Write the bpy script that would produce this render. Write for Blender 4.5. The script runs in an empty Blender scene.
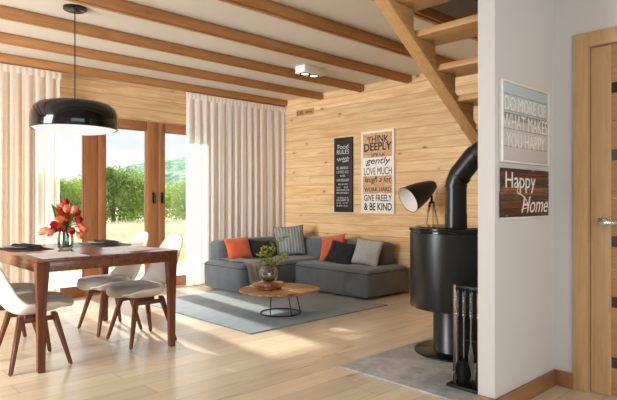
import bpy, bmesh, math, random
from mathutils import Vector, Matrix, noise as mnoise
random.seed(7)
R = math.radians; PI = math.pi
scene = bpy.context.scene
COL = scene.collection

# ------------------------------------------------------------------ camera
cam_d = bpy.data.cameras.new('camera'); cam = bpy.data.objects.new('camera', cam_d); COL.objects.link(cam)
cam_d.sensor_width = 36.0; cam_d.lens = 36.0 * 546.7 / 617.0
cam_d.clip_start = 0.05; cam_d.clip_end = 2000
cam.location = (0, 0, 1.14); cam.rotation_euler = (R(90), 0, R(46.52 - 90))
scene.camera = cam

# ------------------------------------------------------------------ view / world / sun / added fill light
scene.view_settings.view_transform = 'Standard'; scene.view_settings.look = 'None'
scene.view_settings.gamma = 1.0; scene.view_settings.use_curve_mapping = False
scene.view_settings.exposure = 0.0
scene.cycles.max_bounces = 10; scene.cycles.diffuse_bounces = 6; scene.cycles.glossy_bounces = 4
scene.cycles.transparent_max_bounces = 16; scene.cycles.transmission_bounces = 6
scene.cycles.sample_clamp_indirect = 6.0
scene.cycles.caustics_reflective = False; scene.cycles.caustics_refractive = False

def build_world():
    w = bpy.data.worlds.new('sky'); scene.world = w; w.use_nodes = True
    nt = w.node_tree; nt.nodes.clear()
    n = lambda t: nt.nodes.new(t)
    tc = n('ShaderNodeTexCoord'); sep = n('ShaderNodeSeparateXYZ'); nt.links.new(tc.outputs['Generated'], sep.inputs[0])
    grad = n('ShaderNodeValToRGB'); e = grad.color_ramp.elements
    e[0].position = 0.0; e[0].color = (0.90, 0.93, 0.95, 1); e[1].position = 0.45; e[1].color = (0.42, 0.62, 0.85, 1)
    nt.links.new(sep.outputs['Z'], grad.inputs[0])
    mp = n('ShaderNodeMapping'); mp.inputs['Scale'].default_value = (2.2, 2.2, 7.0)
    nt.links.new(tc.outputs['Generated'], mp.inputs[0])
    cl = n('ShaderNodeTexNoise'); cl.inputs['Scale'].default_value = 1.6; cl.inputs['Detail'].default_value = 6
    nt.links.new(mp.outputs[0], cl.inputs['Vector'])
    cr = n('ShaderNodeValToRGB'); c = cr.color_ramp.elements
    c[0].position = 0.36; c[0].color = (0, 0, 0, 1); c[1].position = 0.58; c[1].color = (1, 1, 1, 1)
    nt.links.new(cl.outputs['Fac'], cr.inputs[0])
    mx = n('ShaderNodeMix'); mx.data_type = 'RGBA'
    nt.links.new(cr.outputs[0], mx.inputs[0]); nt.links.new(grad.outputs[0], mx.inputs[6]); mx.inputs[7].default_value = (0.97, 0.98, 0.99, 1)
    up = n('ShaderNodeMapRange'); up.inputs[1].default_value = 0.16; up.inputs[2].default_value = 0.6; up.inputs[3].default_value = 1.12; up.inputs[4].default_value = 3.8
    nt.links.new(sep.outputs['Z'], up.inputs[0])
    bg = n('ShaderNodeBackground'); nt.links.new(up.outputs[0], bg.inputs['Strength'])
    nt.links.new(mx.outputs[2], bg.inputs[0])
    out = n('ShaderNodeOutputWorld'); nt.links.new(bg.outputs[0], out.inputs[0])
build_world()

def add_sun(direction, energy, color, angle):
    d = bpy.data.lights.new('sun', 'SUN'); d.energy = energy; d.color = color; d.angle = angle
    o = bpy.data.objects.new('sun', d); COL.objects.link(o)
    o.rotation_euler = Vector(direction).to_track_quat('-Z', 'Y').to_euler()
    o.location = (2, 12, 8)
add_sun((-0.066, -0.87, -0.50), 6.6, (1.0, 0.94, 0.84), R(1.8))

def add_area(name, loc, direction, sx, sy, power, color, spread):
    d = bpy.data.lights.new(name, 'AREA'); d.shape = 'RECTANGLE'; d.size = sx; d.size_y = sy; d.energy = power; d.color = color; d.spread = R(spread)
    o = bpy.data.objects.new(name, d); COL.objects.link(o); o.location = loc
    o.rotation_euler = Vector(direction).to_track_quat('-Z', 'Z').to_euler()
# added fill lights in the unseen openings to the side and behind the camera
add_area('fill_light_side', (-2.72, 4.4, 1.40), (1, 0.22, 0), 3.3, 1.9, 262, (0.90, 0.95, 1.0), 105)
add_area('fill_light_rear', (-0.2, -2.42, 1.4), (0, 1, 0), 4.2, 1.7, 88, (0.78, 0.90, 1.0), 180)

# ------------------------------------------------------------------ node material helpers
class NT:
    def __init__(s, name):
        s.m = bpy.data.materials.new(name); s.m.use_nodes = True
        s.t = s.m.node_tree; s.t.nodes.clear()
        s.out = s.n('ShaderNodeOutputMaterial')
    def n(s, t, **kw):
        nd = s.t.nodes.new(t)
        for k, v in kw.items(): setattr(nd, k, v)
        return nd
    def put(s, sock, v):
        if hasattr(v, 'is_output') or isinstance(v, bpy.types.NodeSocket): s.t.links.new(v, sock)
        else: sock.default_value = v
    def math(s, op, a, b=0.0, c=None):
        nd = s.n('ShaderNodeMath', operation=op); s.put(nd.inputs[0], a); s.put(nd.inputs[1], b)
        if c is not None: s.put(nd.inputs[2], c)
        return nd.outputs[0]
    def mix(s, f, a, b, mode='MIX'):
        nd = s.n('ShaderNodeMix', data_type='RGBA', blend_type=mode)
        s.put(nd.inputs[0], f); s.put(nd.inputs[6], a); s.put(nd.inputs[7], b); return nd.outputs[2]
    def ramp(s, f, stops, interp='LINEAR'):
        nd = s.n('ShaderNodeValToRGB'); cr = nd.color_ramp; cr.interpolation = interp
        while len(cr.elements) < len(stops): cr.elements.new(0.5)
        for e, (p, c) in zip(cr.elements, stops): e.position = p; e.color = c4(c)
        s.put(nd.inputs[0], f); return nd.outputs[0]
    def coord(s):
        tc = s.n('ShaderNodeTexCoord'); sp = s.n('ShaderNodeSeparateXYZ'); s.t.links.new(tc.outputs['Object'], sp.inputs[0])
        return tc.outputs['Object'], sp.outputs['X'], sp.outputs['Y'], sp.outputs['Z']
    def vec(s, x, y, z):
        nd = s.n('ShaderNodeCombineXYZ'); s.put(nd.inputs[0], x); s.put(nd.inputs[1], y); s.put(nd.inputs[2], z); return nd.outputs[0]
    def noise(s, v, scale, detail=4, dist=0.0, rough=0.5):
        nd = s.n('ShaderNodeTexNoise'); s.put(nd.inputs['Vector'], v); nd.inputs['Scale'].default_value = scale
        nd.inputs['Detail'].default_value = detail; nd.inputs['Distortion'].default_value = dist; nd.inputs['Roughness'].default_value = rough
        return nd.outputs['Fac']
    def white(s, v):
        nd = s.n('ShaderNodeTexWhiteNoise', noise_dimensions='3D'); s.put(nd.inputs['Vector'], v); return nd.outputs['Value']
    def maprange(s, v, a, b, c=0.0, d=1.0):
        nd = s.n('ShaderNodeMapRange'); s.put(nd.inputs[0], v)
        for i, q in enumerate((a, b, c, d)): nd.inputs[i + 1].default_value = q
        return nd.outputs[0]
    def bsdf(s, color, rough=0.5, metal=0.0, spec=0.5, coat=0.0, coat_rough=0.1, height=None, bump=0.1, sheen=0.0, dist=0.01):
        p = s.n('ShaderNodeBsdfPrincipled')
        s.put(p.inputs['Base Color'], color if hasattr(color, 'is_output') or isinstance(color, bpy.types.NodeSocket) else c4(color))
        s.put(p.inputs['Roughness'], rough); p.inputs['Metallic'].default_value = metal
        p.inputs['Specular IOR Level'].default_value = spec
        p.inputs['Coat Weight'].default_value = coat; p.inputs['Coat Roughness'].default_value = coat_rough
        p.inputs['Sheen Weight'].default_value = sheen
        if height is not None:
            b = s.n('ShaderNodeBump'); b.inputs['Strength'].default_value = bump; b.inputs['Distance'].default_value = dist
            s.put(b.inputs['Height'], height); s.t.links.new(b.outputs[0], p.inputs['Normal'])
        s.t.links.new(p.outputs[0], s.out.inputs[0]); return p

def lin(c):
    c = c / 255.0
    return c / 12.92 if c <= 0.04045 else ((c + 0.055) / 1.055) ** 2.4
def rgb(r, g, b): return (lin(r), lin(g), lin(b))
def c4(c): return (c[0], c[1], c[2], 1.0)
def mulc(c, k): return tuple(min(1.0, x * k) for x in c)

def wood(name, light, dark, axis='X', rough=0.45, scale=1.0, knots=0.0, plank=None, coat=0.0, contrast=1.0, spec=0.4, coat_rough=0.15):
    """axis: direction of the grain.  plank = (width, length, across axis, seam strength)."""
    s = NT(name); v, x, y, z = s.coord()
    ax = {'X': x, 'Y': y, 'Z': z}; al = ax[axis]
    oth = [ax[k] for k in 'XYZ' if k != axis]
    seam = None; rnd = 0.5
    if plank:
        w, ln, ac, sst = plank; q = s.math('DIVIDE', ax[ac], w); row = s.math('FLOOR', q); fr = s.math('FRACT', q)
        ofs = s.white(s.vec(row, 3.7, 0.0))
        lq = s.math('ADD', s.math('DIVIDE', al, ln), s.math('MULTIPLY', ofs, 7.31)); bi = s.math('FLOOR', lq); lf = s.math('FRACT', lq)
        rnd = s.white(s.vec(row, bi, 1.3))
        e1 = s.math('MINIMUM', fr, s.math('SUBTRACT', 1.0, fr)); e1 = s.math('MULTIPLY', e1, w)
        e2 = s.math('MULTIPLY', s.math('MINIMUM', lf, s.math('SUBTRACT', 1.0, lf)), ln)
        edge = s.math('MINIMUM', e1, e2)
        seam = s.maprange(edge, 0.0008, 0.0045 if ln < 10 else 0.008, 1.0, 0.0)
        al2 = s.math('ADD', al, s.math('MULTIPLY', rnd, 37.0)); a1 = s.math('ADD', oth[0], s.math('MULTIPLY', rnd, 11.0)); a2 = s.math('ADD', oth[1], s.math('MULTIPLY', rnd, 5.0))
    else:
        al2, a1, a2 = al, oth[0], oth[1]
    g1 = s.noise(s.vec(s.math('MULTIPLY', al2, 0.55 * scale), s.math('MULTIPLY', a1, 7.0 * scale), s.math('MULTIPLY', a2, 7.0 * scale)), 2.2, 6, 1.6, 0.6)
    g2 = s.noise(s.vec(s.math('MULTIPLY', al2, 1.6 * scale), s.math('MULTIPLY', a1, 45.0 * scale), s.math('MULTIPLY', a2, 45.0 * scale)), 2.0, 3, 0.3, 0.6)
    f = s.math('ADD', s.math('MULTIPLY', g1, 0.7), s.math('MULTIPLY', g2, 0.3))
    k = 0.17 / contrast
    col = s.ramp(f, [(max(0, 0.5 - k), dark), (0.5, tuple((a + b) / 2 for a, b in zip(light, dark))), (min(1, 0.5 + k), light)])
    if plank:
        tone = s.maprange(rnd, 0.0, 1.0, 0.86, 1.10)
        col = s.mix(1.0, col, s.vec(tone, tone, tone), 'MULTIPLY')
    if knots:
        vo = s.n('ShaderNodeTexVoronoi'); vo.inputs['Scale'].default_value = 1.0
        other = a2 if axis != 'Z' else a1
        s.put(vo.inputs['Vector'], s.vec(s.math('MULTIPLY', al2, 3.0), s.math('MULTIPLY', other, 5.6), 0.0))
        wob = s.math('ADD', vo.outputs['Distance'], s.math('MULTIPLY', s.math('SUBTRACT', g2, 0.5), 0.05))
        ksz = s.math('MULTIPLY', s.white(s.vec(s.math('FLOOR', s.math('MULTIPLY', al2, 3.1)), s.math('FLOOR', s.math('MULTIPLY', other, 5.7)), 2.0)), 0.04)
        kn = s.maprange(s.math('ADD', wob, ksz), 0.055, 0.125, 1.0, 0.0)
        halo = s.maprange(wob, 0.06, 0.22, 0.45, 0.0)
        col = s.mix(s.math('MULTIPLY', halo, knots), col, c4(mulc(dark, 0.75)))
        col = s.mix(s.math('MULTIPLY', kn, knots), col, c4(mulc((dark[0], dark[1] * 0.75, dark[2] * 0.6), 0.38)))
    h = g2
    if seam is not None:
        col = s.mix(s.math('MULTIPLY', seam, plank[3]), col, c4(mulc((dark[0], dark[1] * .8, dark[2] * .7), 0.42)))
        h = s.math('SUBTRACT', s.math('MULTIPLY', g2, 0.25), seam)
    rg = s.math('ADD', rough - 0.08, s.math('MULTIPLY', g1, 0.16))
    s.bsdf(col, rg, spec=spec, coat=coat, coat_rough=coat_rough, height=h, bump=0.25, dist=0.003)
    return s.m

def plain(name, color, rough=0.5, metal=0.0, var=0.0, vscale=20.0, bump=0.0, bscale=200.0, spec=0.5, coat=0.0, sheen=0.0):
    s = NT(name); v, x, y, z = s.coord()
    nz = s.noise(v, vscale, 4)
    col = s.mix(s.maprange(nz, 0.3, 0.7), c4(mulc(color, 1 - var)), c4(mulc(color, 1 + var)))
    h = s.noise(v, bscale, 3) if bump else None
    s.bsdf(col, rough, metal, spec, coat, 0.08, h, bump, sheen, 0.004)
    return s.m

def emissive(name, color, strength):
    s = NT(name); e = s.n('ShaderNodeEmission'); e.inputs[0].default_value = c4(color); e.inputs[1].default_value = strength
    s.t.links.new(e.outputs[0], s.out.inputs[0]); return s.m

def pane_glass(name, tint=(1, 1, 1), refl=0.09, rough=0.0):
    s = NT(name); tr = s.n('ShaderNodeBsdfTransparent'); tr.inputs[0].default_value = c4(tint)
    gl = s.n('ShaderNodeBsdfGlossy'); gl.inputs['Roughness'].default_value = rough
    lw = s.n('ShaderNodeFresnel'); lw.inputs[0].default_value = 1.45
    mx = s.n('ShaderNodeMixShader'); s.put(mx.inputs[0], s.math('MINIMUM', s.math('ADD', s.math('MULTIPLY', lw.outputs[0], 0.8), refl * 0.2), 0.8))
    s.t.links.new(tr.outputs[0], mx.inputs[1]); s.t.links.new(gl.outputs[0], mx.inputs[2]); s.t.links.new(mx.outputs[0], s.out.inputs[0])
    return s.m

def sheer(name, color, transp):
    s = NT(name); v, x, y, z = s.coord()
    weave = s.noise(s.vec(s.math('MULTIPLY', x, 60.0), 0.0, s.math('MULTIPLY', z, 9.0)), 4.0, 3)
    d = s.n('ShaderNodeBsdfDiffuse'); d.inputs[0].default_value = c4(color)
    t = s.n('ShaderNodeBsdfTranslucent'); t.inputs[0].default_value = c4(color)
    a = s.n('ShaderNodeMixShader'); a.inputs[0].default_value = 0.35
    s.t.links.new(d.outputs[0], a.inputs[1]); s.t.links.new(t.outputs[0], a.inputs[2])
    tr = s.n('ShaderNodeBsdfTransparent')
    b = s.n('ShaderNodeMixShader'); s.put(b.inputs[0], s.maprange(weave, 0.2, 0.8, 1 - transp - 0.07, 1 - transp + 0.07))
    s.t.links.new(tr.outputs[0], b.inputs[1]); s.t.links.new(a.outputs[0], b.inputs[2]); s.t.links.new(b.outputs[0], s.out.inputs[0])
    return s.m

def leafmat(name, c1, c2, scale=3.0, trans=0.35):
    s = NT(name); v, x, y, z = s.coord()
    col = s.ramp(s.noise(v, scale, 4), [(0.35, c1), (0.65, c2)])
    d = s.n('ShaderNodeBsdfDiffuse'); s.put(d.inputs[0], col)
    t = s.n('ShaderNodeBsdfTranslucent'); s.put(t.inputs[0], col)
    a = s.n('ShaderNodeMixShader'); a.inputs[0].default_value = trans
    s.t.links.new(d.outputs[0], a.inputs[1]); s.t.links.new(t.outputs[0], a.inputs[2]); s.t.links.new(a.outputs[0], s.out.inputs[0])
    return s.m

# ------------------------------------------------------------------ materials
PINE_L, PINE_D = rgb(240, 209, 160), rgb(204, 158, 106)
M = {}
M['pine_y'] = wood('pine_cladding_along_y', PINE_L, PINE_D, 'Y', 0.5, 0.9, 0.9, (0.135, 40.0, 'Z', 0.46))
M['pine_x'] = wood('pine_cladding_along_x', PINE_L, PINE_D, 'X', 0.5, 0.9, 0.9, (0.135, 40.0, 'Z', 0.46))
M['beam'] = wood('pine_beam', rgb(194, 142, 92), rgb(166, 112, 66), 'X', 0.5, 1.0, 0.35)
M['oak_x'] = wood('oak_along_x', rgb(198, 156, 106), rgb(170, 126, 78), 'X', 0.42, 1.4)
M['oak_y'] = wood('oak_along_y', rgb(198, 156, 106), rgb(170, 126, 78), 'Y', 0.42, 1.4)
M['oak_z'] = wood('oak_upright', rgb(214, 180, 136), rgb(194, 154, 108), 'Z', 0.42, 1.4)
M['skirting_x'] = wood('skirting_oak_x', rgb(168, 122, 84), rgb(136, 94, 62), 'X', 0.4, 1.2)
M['skirting_y'] = wood('skirting_oak_y', rgb(168, 122, 84), rgb(136, 94, 62), 'Y', 0.4, 1.2)
M['frame_z'] = wood('window_frame_upright', rgb(172, 118, 76), rgb(140, 90, 54), 'Z', 0.4, 1.2)
M['frame_x'] = wood('window_frame_rail', rgb(172, 118, 76), rgb(140, 90, 54), 'X', 0.4, 1.2)
M['walnut_x'] = wood('walnut_top', rgb(132, 80, 52), rgb(84, 45, 29), 'Y', 0.24, 1.3, coat=0.5, contrast=1.2)
M['walnut_z'] = wood('walnut_leg', rgb(126, 74, 47), rgb(82, 45, 29), 'Z', 0.35, 1.3)
M['acacia'] = wood('acacia_slab', rgb(212, 164, 118), rgb(118, 74, 46), 'X', 0.35, 1.0, contrast=2.0)
M['floor'] = wood('oak_floor_boards', rgb(236, 222, 198), rgb(208, 190, 160), 'X', 0.30, 0.8, 0.12, (0.185, 1.9, 'Y', 0.5), coat=0.25, coat_rough=0.2, contrast=0.75)
M['plaster'] = plain('white_plaster', rgb(212, 210, 207), 0.9, var=0.01, vscale=3.0, bump=0.06, bscale=60)
M['ceiling'] = plain('cream_ceiling_paint', rgb(216, 207, 194), 0.9, var=0.008, vscale=2.0)
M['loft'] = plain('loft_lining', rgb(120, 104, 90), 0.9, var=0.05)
M['black_gloss'] = plain('gloss_black_enamel', (0.004, 0.004, 0.005), 0.08, spec=0.4)
M['black_steel'] = plain('black_stove_steel', (0.006, 0.007, 0.006), 0.30, metal=0.0, var=0.05, spec=0.4)
M['black_metal'] = plain('matt_black_metal', (0.006, 0.006, 0.006), 0.38, spec=0.25)
M['black_wood'] = plain('black_painted_board', (0.014, 0.014, 0.015), 0.6)
M['iron'] = plain('wrought_iron', (0.28, 0.28, 0.28), 0.32, metal=0.9, var=0.2, vscale=60)
M['brown_reflection'] = plain('brown_reflection_post', (0.09, 0.062, 0.045), 0.35, metal=0.8, var=0.1)  # dark metal post, its brown reflection put into the base colour
M['chrome'] = plain('brushed_nickel', (0.55, 0.54, 0.52), 0.22, metal=1.0)
M['white_plastic'] = plain('white_shell_plastic', rgb(232, 226, 214), 0.38, var=0.01)
M['white_lacquer'] = plain('white_lacquer', rgb(235, 230, 222), 0.5)
M['seat_pad'] = plain('grey_seat_pad', rgb(170, 163, 153), 0.6, var=0.05, vscale=30, bump=0.25, bscale=350, sheen=0.3)
M['sofa'] = plain('charcoal_corduroy', rgb(94, 98, 102), 0.95, var=0.10, vscale=9, bump=0.3, bscale=240, sheen=0.25)
M['sofa_seam'] = plain('charcoal_piping', rgb(52, 54, 55), 0.95)
M['orange'] = plain('burnt_orange_velvet', rgb(206, 92, 52), 0.85, var=0.10, vscale=16, sheen=0.35)
M['black_velvet'] = plain('black_velvet', (0.010, 0.009, 0.009), 0.85, var=0.2, vscale=14, sheen=0.08)
M['grey_linen'] = plain('pale_grey_linen', rgb(168, 166, 163), 0.95, var=0.06, vscale=30, bump=0.3, bscale=260)
M['throw'] = plain('grey_wool_throw', rgb(205, 204, 200), 0.95, var=0.10, vscale=70, bump=0.6, bscale=150)
M['mat_dark'] = plain('charcoal_place_mat', rgb(58, 57, 56), 0.9, var=0.10, vscale=80, bump=0.4, bscale=200)
M['mat_light'] = plain('pale_place_mat', rgb(216, 212, 208), 0.6, var=0.05, vscale=60)
M['stoneware'] = plain('grey_stoneware', rgb(150, 142, 130), 0.35, var=0.06)
M['curtain_l'] = sheer('sheer_cream_voile', rgb(246, 238, 226), 0.36)
M['curtain_r'] = sheer('sheer_white_voile', rgb(253, 251, 247), 0.09)
M['glass'] = pane_glass('window_glass')
M['vase_glass'] = pane_glass('vase_glass', (0.93, 0.95, 0.93), 0.2)
M['smoke_glass'] = pane_glass('smoky_vase_glass', (0.84, 0.83, 0.80), 0.5)
M['dark_glass'] = plain('dark_door_glass', (0.02, 0.02, 0.022), 0.1, spec=0.6)
M['lamp_white'] = emissive('lit_lamp_diffuser', (1.0, 0.97, 0.92), 1.0)
M['led'] = emissive('lit_spot', (1.0, 0.95, 0.88), 4.0)
M['white_letter'] = plain('white_lettering', rgb(240, 236, 228), 0.7)
M['black_letter'] = plain('black_lettering', (0.012, 0.011, 0.011), 0.7)
M['chalk'] = plain('chalk_lettering', rgb(205, 203, 198), 0.8)
M['grass'] = leafmat('meadow_grass_blades', rgb(198, 192, 156), rgb(222, 216, 190), 1.0)
M['bark'] = plain('bark', rgb(96, 78, 62), 0.9, var=0.2)
M['leaf_a'] = leafmat('shrub_leaves_bright', rgb(104, 136, 56), rgb(176, 190, 98), 1.5)
M['leaf_b'] = leafmat('shrub_leaves_deep', rgb(84, 116, 54), rgb(148, 168, 88), 1.5)
M['sprig'] = leafmat('sprig_leaves', rgb(112, 128, 44), rgb(170, 176, 78), 20)
M['twig'] = plain('twig', rgb(70, 54, 40), 0.8)
M['tulip_leaf'] = leafmat('tulip_leaves', rgb(52, 92, 44), rgb(104, 140, 70), 20)
M['tulip_red'] = leafmat('tulip_red', rgb(150, 40, 44), rgb(198, 68, 60), 30)
M['tulip_orange'] = leafmat('tulip_orange', rgb(220, 116, 82), rgb(240, 166, 126), 30)
M['tulip_pink'] = leafmat('tulip_pink', rgb(226, 120, 96), rgb(244, 178, 150), 30)
M['terrace'] = plain('pale_terrace_concrete', rgb(178, 174, 168), 0.8, var=0.04, vscale=4)

def stone_mat():
    s = NT('grey_hearth_stone'); v, x, y, z = s.coord()
    a = s.noise(v, 3.0, 8, 1.2, 0.62); b = s.noise(v, 26.0, 5)
    f = s.math('ADD', s.math('MULTIPLY', a, 0.75), s.math('MULTIPLY', b, 0.25))
    s.bsdf(s.ramp(f, [(0.34, rgb(128, 128, 128)), (0.5, rgb(162, 162, 161)), (0.66, rgb(192, 191, 188))]), 0.38, height=b, bump=0.05)
    return s.m
M['stone'] = stone_mat()
def rug_mat():
    s = NT('blue_grey_rug_pile'); v, x, y, z = s.coord()
    a = s.noise(s.vec(s.math('MULTIPLY', x, 5.0), s.math('MULTIPLY', y, 70.0), 0.0), 1.0, 4)
    b = s.noise(s.vec(s.math('MULTIPLY', x, 120.0), s.math('MULTIPLY', y, 120.0), 0.0), 1.0, 3)
    c = s.noise(v, 1.6, 3)
    f = s.math('ADD', s.math('MULTIPLY', a, 0.5), s.math('ADD', s.math('MULTIPLY', b, 0.25), s.math('MULTIPLY', c, 0.25)))
    s.bsdf(s.ramp(f, [(0.36, rgb(106, 122, 132)), (0.64, rgb(150, 164, 172))]), 0.95, height=a, bump=0.4, dist=0.004, sheen=0.2)
    return s.m
M['rug'] = rug_mat()
def knit_mat():
    s = NT('grey_knit_wool'); v, x, y, z = s.coord()
    w = s.math('SINE', s.math('MULTIPLY', x, 150.0)); k = s.math('SINE', s.math('ADD', s.math('MULTIPLY', y, 420.0), s.math('MULTIPLY', s.math('ABSOLUTE', w), 3.0)))
    f = s.math('ADD', s.math('MULTIPLY', w, 0.5), s.math('MULTIPLY', k, 0.25))
    s.bsdf(s.ramp(s.maprange(f, -0.75, 0.75), [(0.15, rgb(116, 117, 117)), (0.7, rgb(158, 158, 156))]), 0.95, height=f, bump=0.45, dist=0.008)
    return s.m
M['knit'] = knit_mat()
def lawn_mat():
    s = NT('lawn_and_meadow'); v, x, y, z = s.coord()
    a = s.noise(v, 0.8, 6); b = s.noise(v, 14.0, 5)
    lawn = s.ramp(b, [(0.3, rgb(110, 128, 62)), (0.7, rgb(160, 172, 100))])
    mead = s.ramp(s.math('ADD', s.math('MULTIPLY', a, 0.5), s.math('MULTIPLY', b, 0.5)), [(0.3, rgb(184, 180, 140)), (0.7, rgb(214, 208, 178))])
    edge = s.maprange(s.math('ADD', y, s.math('MULTIPLY', s.math('SUBTRACT', a, 0.5), 3.0)), 12.0, 14.5)
    s.bsdf(s.mix(edge, lawn, mead), 0.95, spec=0.1, height=b, bump=0.6, dist=0.05)
    return s.m
M['lawn'] = lawn_mat()
def hill_mat():
    s = NT('wooded_hillside'); v, x, y, z = s.coord()
    a = s.noise(v, 0.16, 5); b = s.noise(v, 0.022, 4)
    col = s.ramp(a, [(0.3, rgb(58, 92, 74)), (0.52, rgb(92, 124, 96)), (0.72, rgb(150, 172, 132))])
    col = s.mix(s.maprange(b, 0.5, 0.62), col, c4(rgb(118, 146, 124)))
    s.bsdf(col, 0.95, spec=0.05, height=a, bump=1.0, dist=3.0)
    return s.m
M['hill'] = hill_mat()
def poster_wood_mat():
    s = NT('printed_poster_boards'); v, x, y, z = s.coord()
    g = s.noise(s.vec(0.0, s.math('MULTIPLY', y, 6.0), s.math('MULTIPLY', z, 40.0)), 1.5, 5, 0.8)
    base = s.ramp(g, [(0.3, rgb(176, 128, 82)), (0.7, rgb(226, 190, 146))])
    wht = s.ramp(g, [(0.2, rgb(206, 198, 184)), (0.5, rgb(236, 232, 222))])
    t = s.maprange(z, 0.03, 1.03)
    m1 = s.ramp(t, [(0.0, (1, 1, 1)), (0.22, (0, 0, 0)), (0.45, (1, 1, 1)), (0.69, (0, 0, 0))], 'CONSTANT')
    edge = s.maprange(s.noise(s.vec(0.0, s.math('MULTIPLY', y, 9.0), s.math('MULTIPLY', z, 9.0)), 2.0, 5), 0.55, 0.72)
    col = s.mix(m1, base, wht); col = s.mix(s.math('MULTIPLY', edge, 0.4), col, c4(rgb(170, 116, 74)))
    s.bsdf(col, 0.7); return s.m
M['poster_wood'] = poster_wood_mat()
def pastel_mat():
    s = NT('whitewashed_pastel_boards'); v, x, y, z = s.coord()
    g = s.noise(s.vec(s.math('MULTIPLY', x, 5.0), 0.0, s.math('MULTIPLY', z, 50.0)), 1.5, 5, 0.6)
    t = s.maprange(z, 0.015, 0.435)
    col = s.ramp(t, [(0.0, rgb(204, 198, 194)), (0.22, rgb(206, 202, 198)), (0.41, rgb(190, 186, 184)), (0.60, rgb(196, 203, 204)), (0.80, rgb(186, 202, 207))], 'CONSTANT')
    # worn dark grey board in the middle
    band = s.math('MULTIPLY', s.maprange(t, 0.50, 0.51), s.maprange(t, 0.60, 0.59))
    col = s.mix(s.math('MULTIPLY', band, 0.75), col, c4(rgb(122, 112, 110)))
    col = s.mix(s.math('MULTIPLY', s.maprange(g, 0.45, 0.75), 0.5), col, c4(rgb(214, 208, 202)))
    s.bsdf(col, 0.75); return s.m
M['pastel'] = pastel_mat()
def reclaimed_mat():
    s = NT('reclaimed_boards'); v, x, y, z = s.coord()
    t = s.maprange(z, 0.01, 0.27)
    g = s.noise(s.vec(s.math('MULTIPLY', x, 4.0), 0.0, s.math('MULTIPLY', z, 60.0)), 1.5, 6, 0.8)
    g2 = s.noise(s.vec(s.math('MULTIPLY', x, 9.0), 0.0, s.math('MULTIPLY', z, 30.0)), 1.1, 4, 0.4)
    col = s.ramp(t, [(0.0, rgb(84, 52, 36)), (0.16, rgb(116, 62, 38)), (0.32, rgb(96, 72, 56)), (0.46, rgb(150, 100, 58)), (0.62, rgb(84, 58, 44)), (0.8, rgb(120, 66, 40)), (0.92, rgb(70, 46, 36))], 'CONSTANT')
    col = s.mix(s.math('MULTIPLY', s.maprange(g, 0.45, 0.7), 0.8), col, c4(rgb(48, 36, 30)))
    col = s.mix(s.math('MULTIPLY', s.maprange(g2, 0.6, 0.75), 0.7), col, c4(rgb(176, 136, 92)))
    s.bsdf(col, 0.7); return s.m
M['reclaimed'] = reclaimed_mat()

# ------------------------------------------------------------------ geometry helpers
def merge(bm, t):
    mp = {}
    for v in t.verts: mp[v] = bm.verts.new(v.co)
    for f in t.faces:
        try: nf = bm.faces.new([mp[v] for v in f.verts]); nf.smooth = f.smooth
        except ValueError: pass
    t.free()
def new(): return bmesh.new()
def box(bm, x0, x1, y0, y1, z0, z1, bev=0.0, seg=2, mtx=None):
    t = bmesh.new(); bmesh.ops.create_cube(t, size=1.0)
    for v in t.verts: v.co = Vector(((x0 + x1) / 2 + v.co.x * (x1 - x0), (y0 + y1) / 2 + v.co.y * (y1 - y0), (z0 + z1) / 2 + v.co.z * (z1 - z0)))
    if bev: bmesh.ops.bevel(t, geom=list(t.edges), offset=bev, segments=seg, affect='EDGES', profile=0.5)
    if mtx is not None: bmesh.ops.transform(t, matrix=mtx, verts=t.verts)
    merge(bm, t); return bm
def tube(bm, pts, r, n=10, cap=True):
    pts = [Vector(p) for p in pts]; rs = r if isinstance(r, (list, tuple)) else [r] * len(pts)
    rings = []; ref = None
    for i, p in enumerate(pts):
        d = (pts[min(i + 1, len(pts) - 1)] - pts[max(i - 1, 0)]).normalized()
        if ref is None: ref = d.orthogonal().normalized()
        u = (ref - d * ref.dot(d)).normalized(); ref = u; w = d.cross(u)
        rings.append([bm.verts.new(p + (u * math.cos(2 * PI * k / n) + w * math.sin(2 * PI * k / n)) * rs[i]) for k in range(n)])
    for a, b in zip(rings, rings[1:]):
        for k in range(n): bm.faces.new((a[k], a[(k + 1) % n], b[(k + 1) % n], b[k])).smooth = True
    if cap: bm.faces.new(rings[0][::-1]); bm.faces.new(rings[-1])
    return bm
def lathe(bm, prof, c=(0, 0, 0), n=40, mtx=None):
    t = bmesh.new(); rings = []
    for r, z in prof:
        if r < 1e-5: rings.append([t.verts.new((0, 0, z))])
        else: rings.append([t.verts.new((r * math.cos(2 * PI * k / n), r * math.sin(2 * PI * k / n), z)) for k in range(n)])
    for a, b in zip(rings, rings[1:]):
        for k in range(n):
            k2 = (k + 1) % n
            if len(a) == 1 and len(b) == 1: continue
            if len(a) == 1: t.faces.new((a[0], b[k2], b[k]))
            elif len(b) == 1: t.faces.new((a[k], a[k2], b[0]))
            else: t.faces.new((a[k], a[k2], b[k2], b[k]))
    for f in t.faces: f.smooth = True
    m = Matrix.Translation(c) @ (mtx if mtx is not None else Matrix.Identity(4))
    bmesh.ops.transform(t, matrix=m, verts=t.verts); merge(bm, t); return bm
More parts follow.
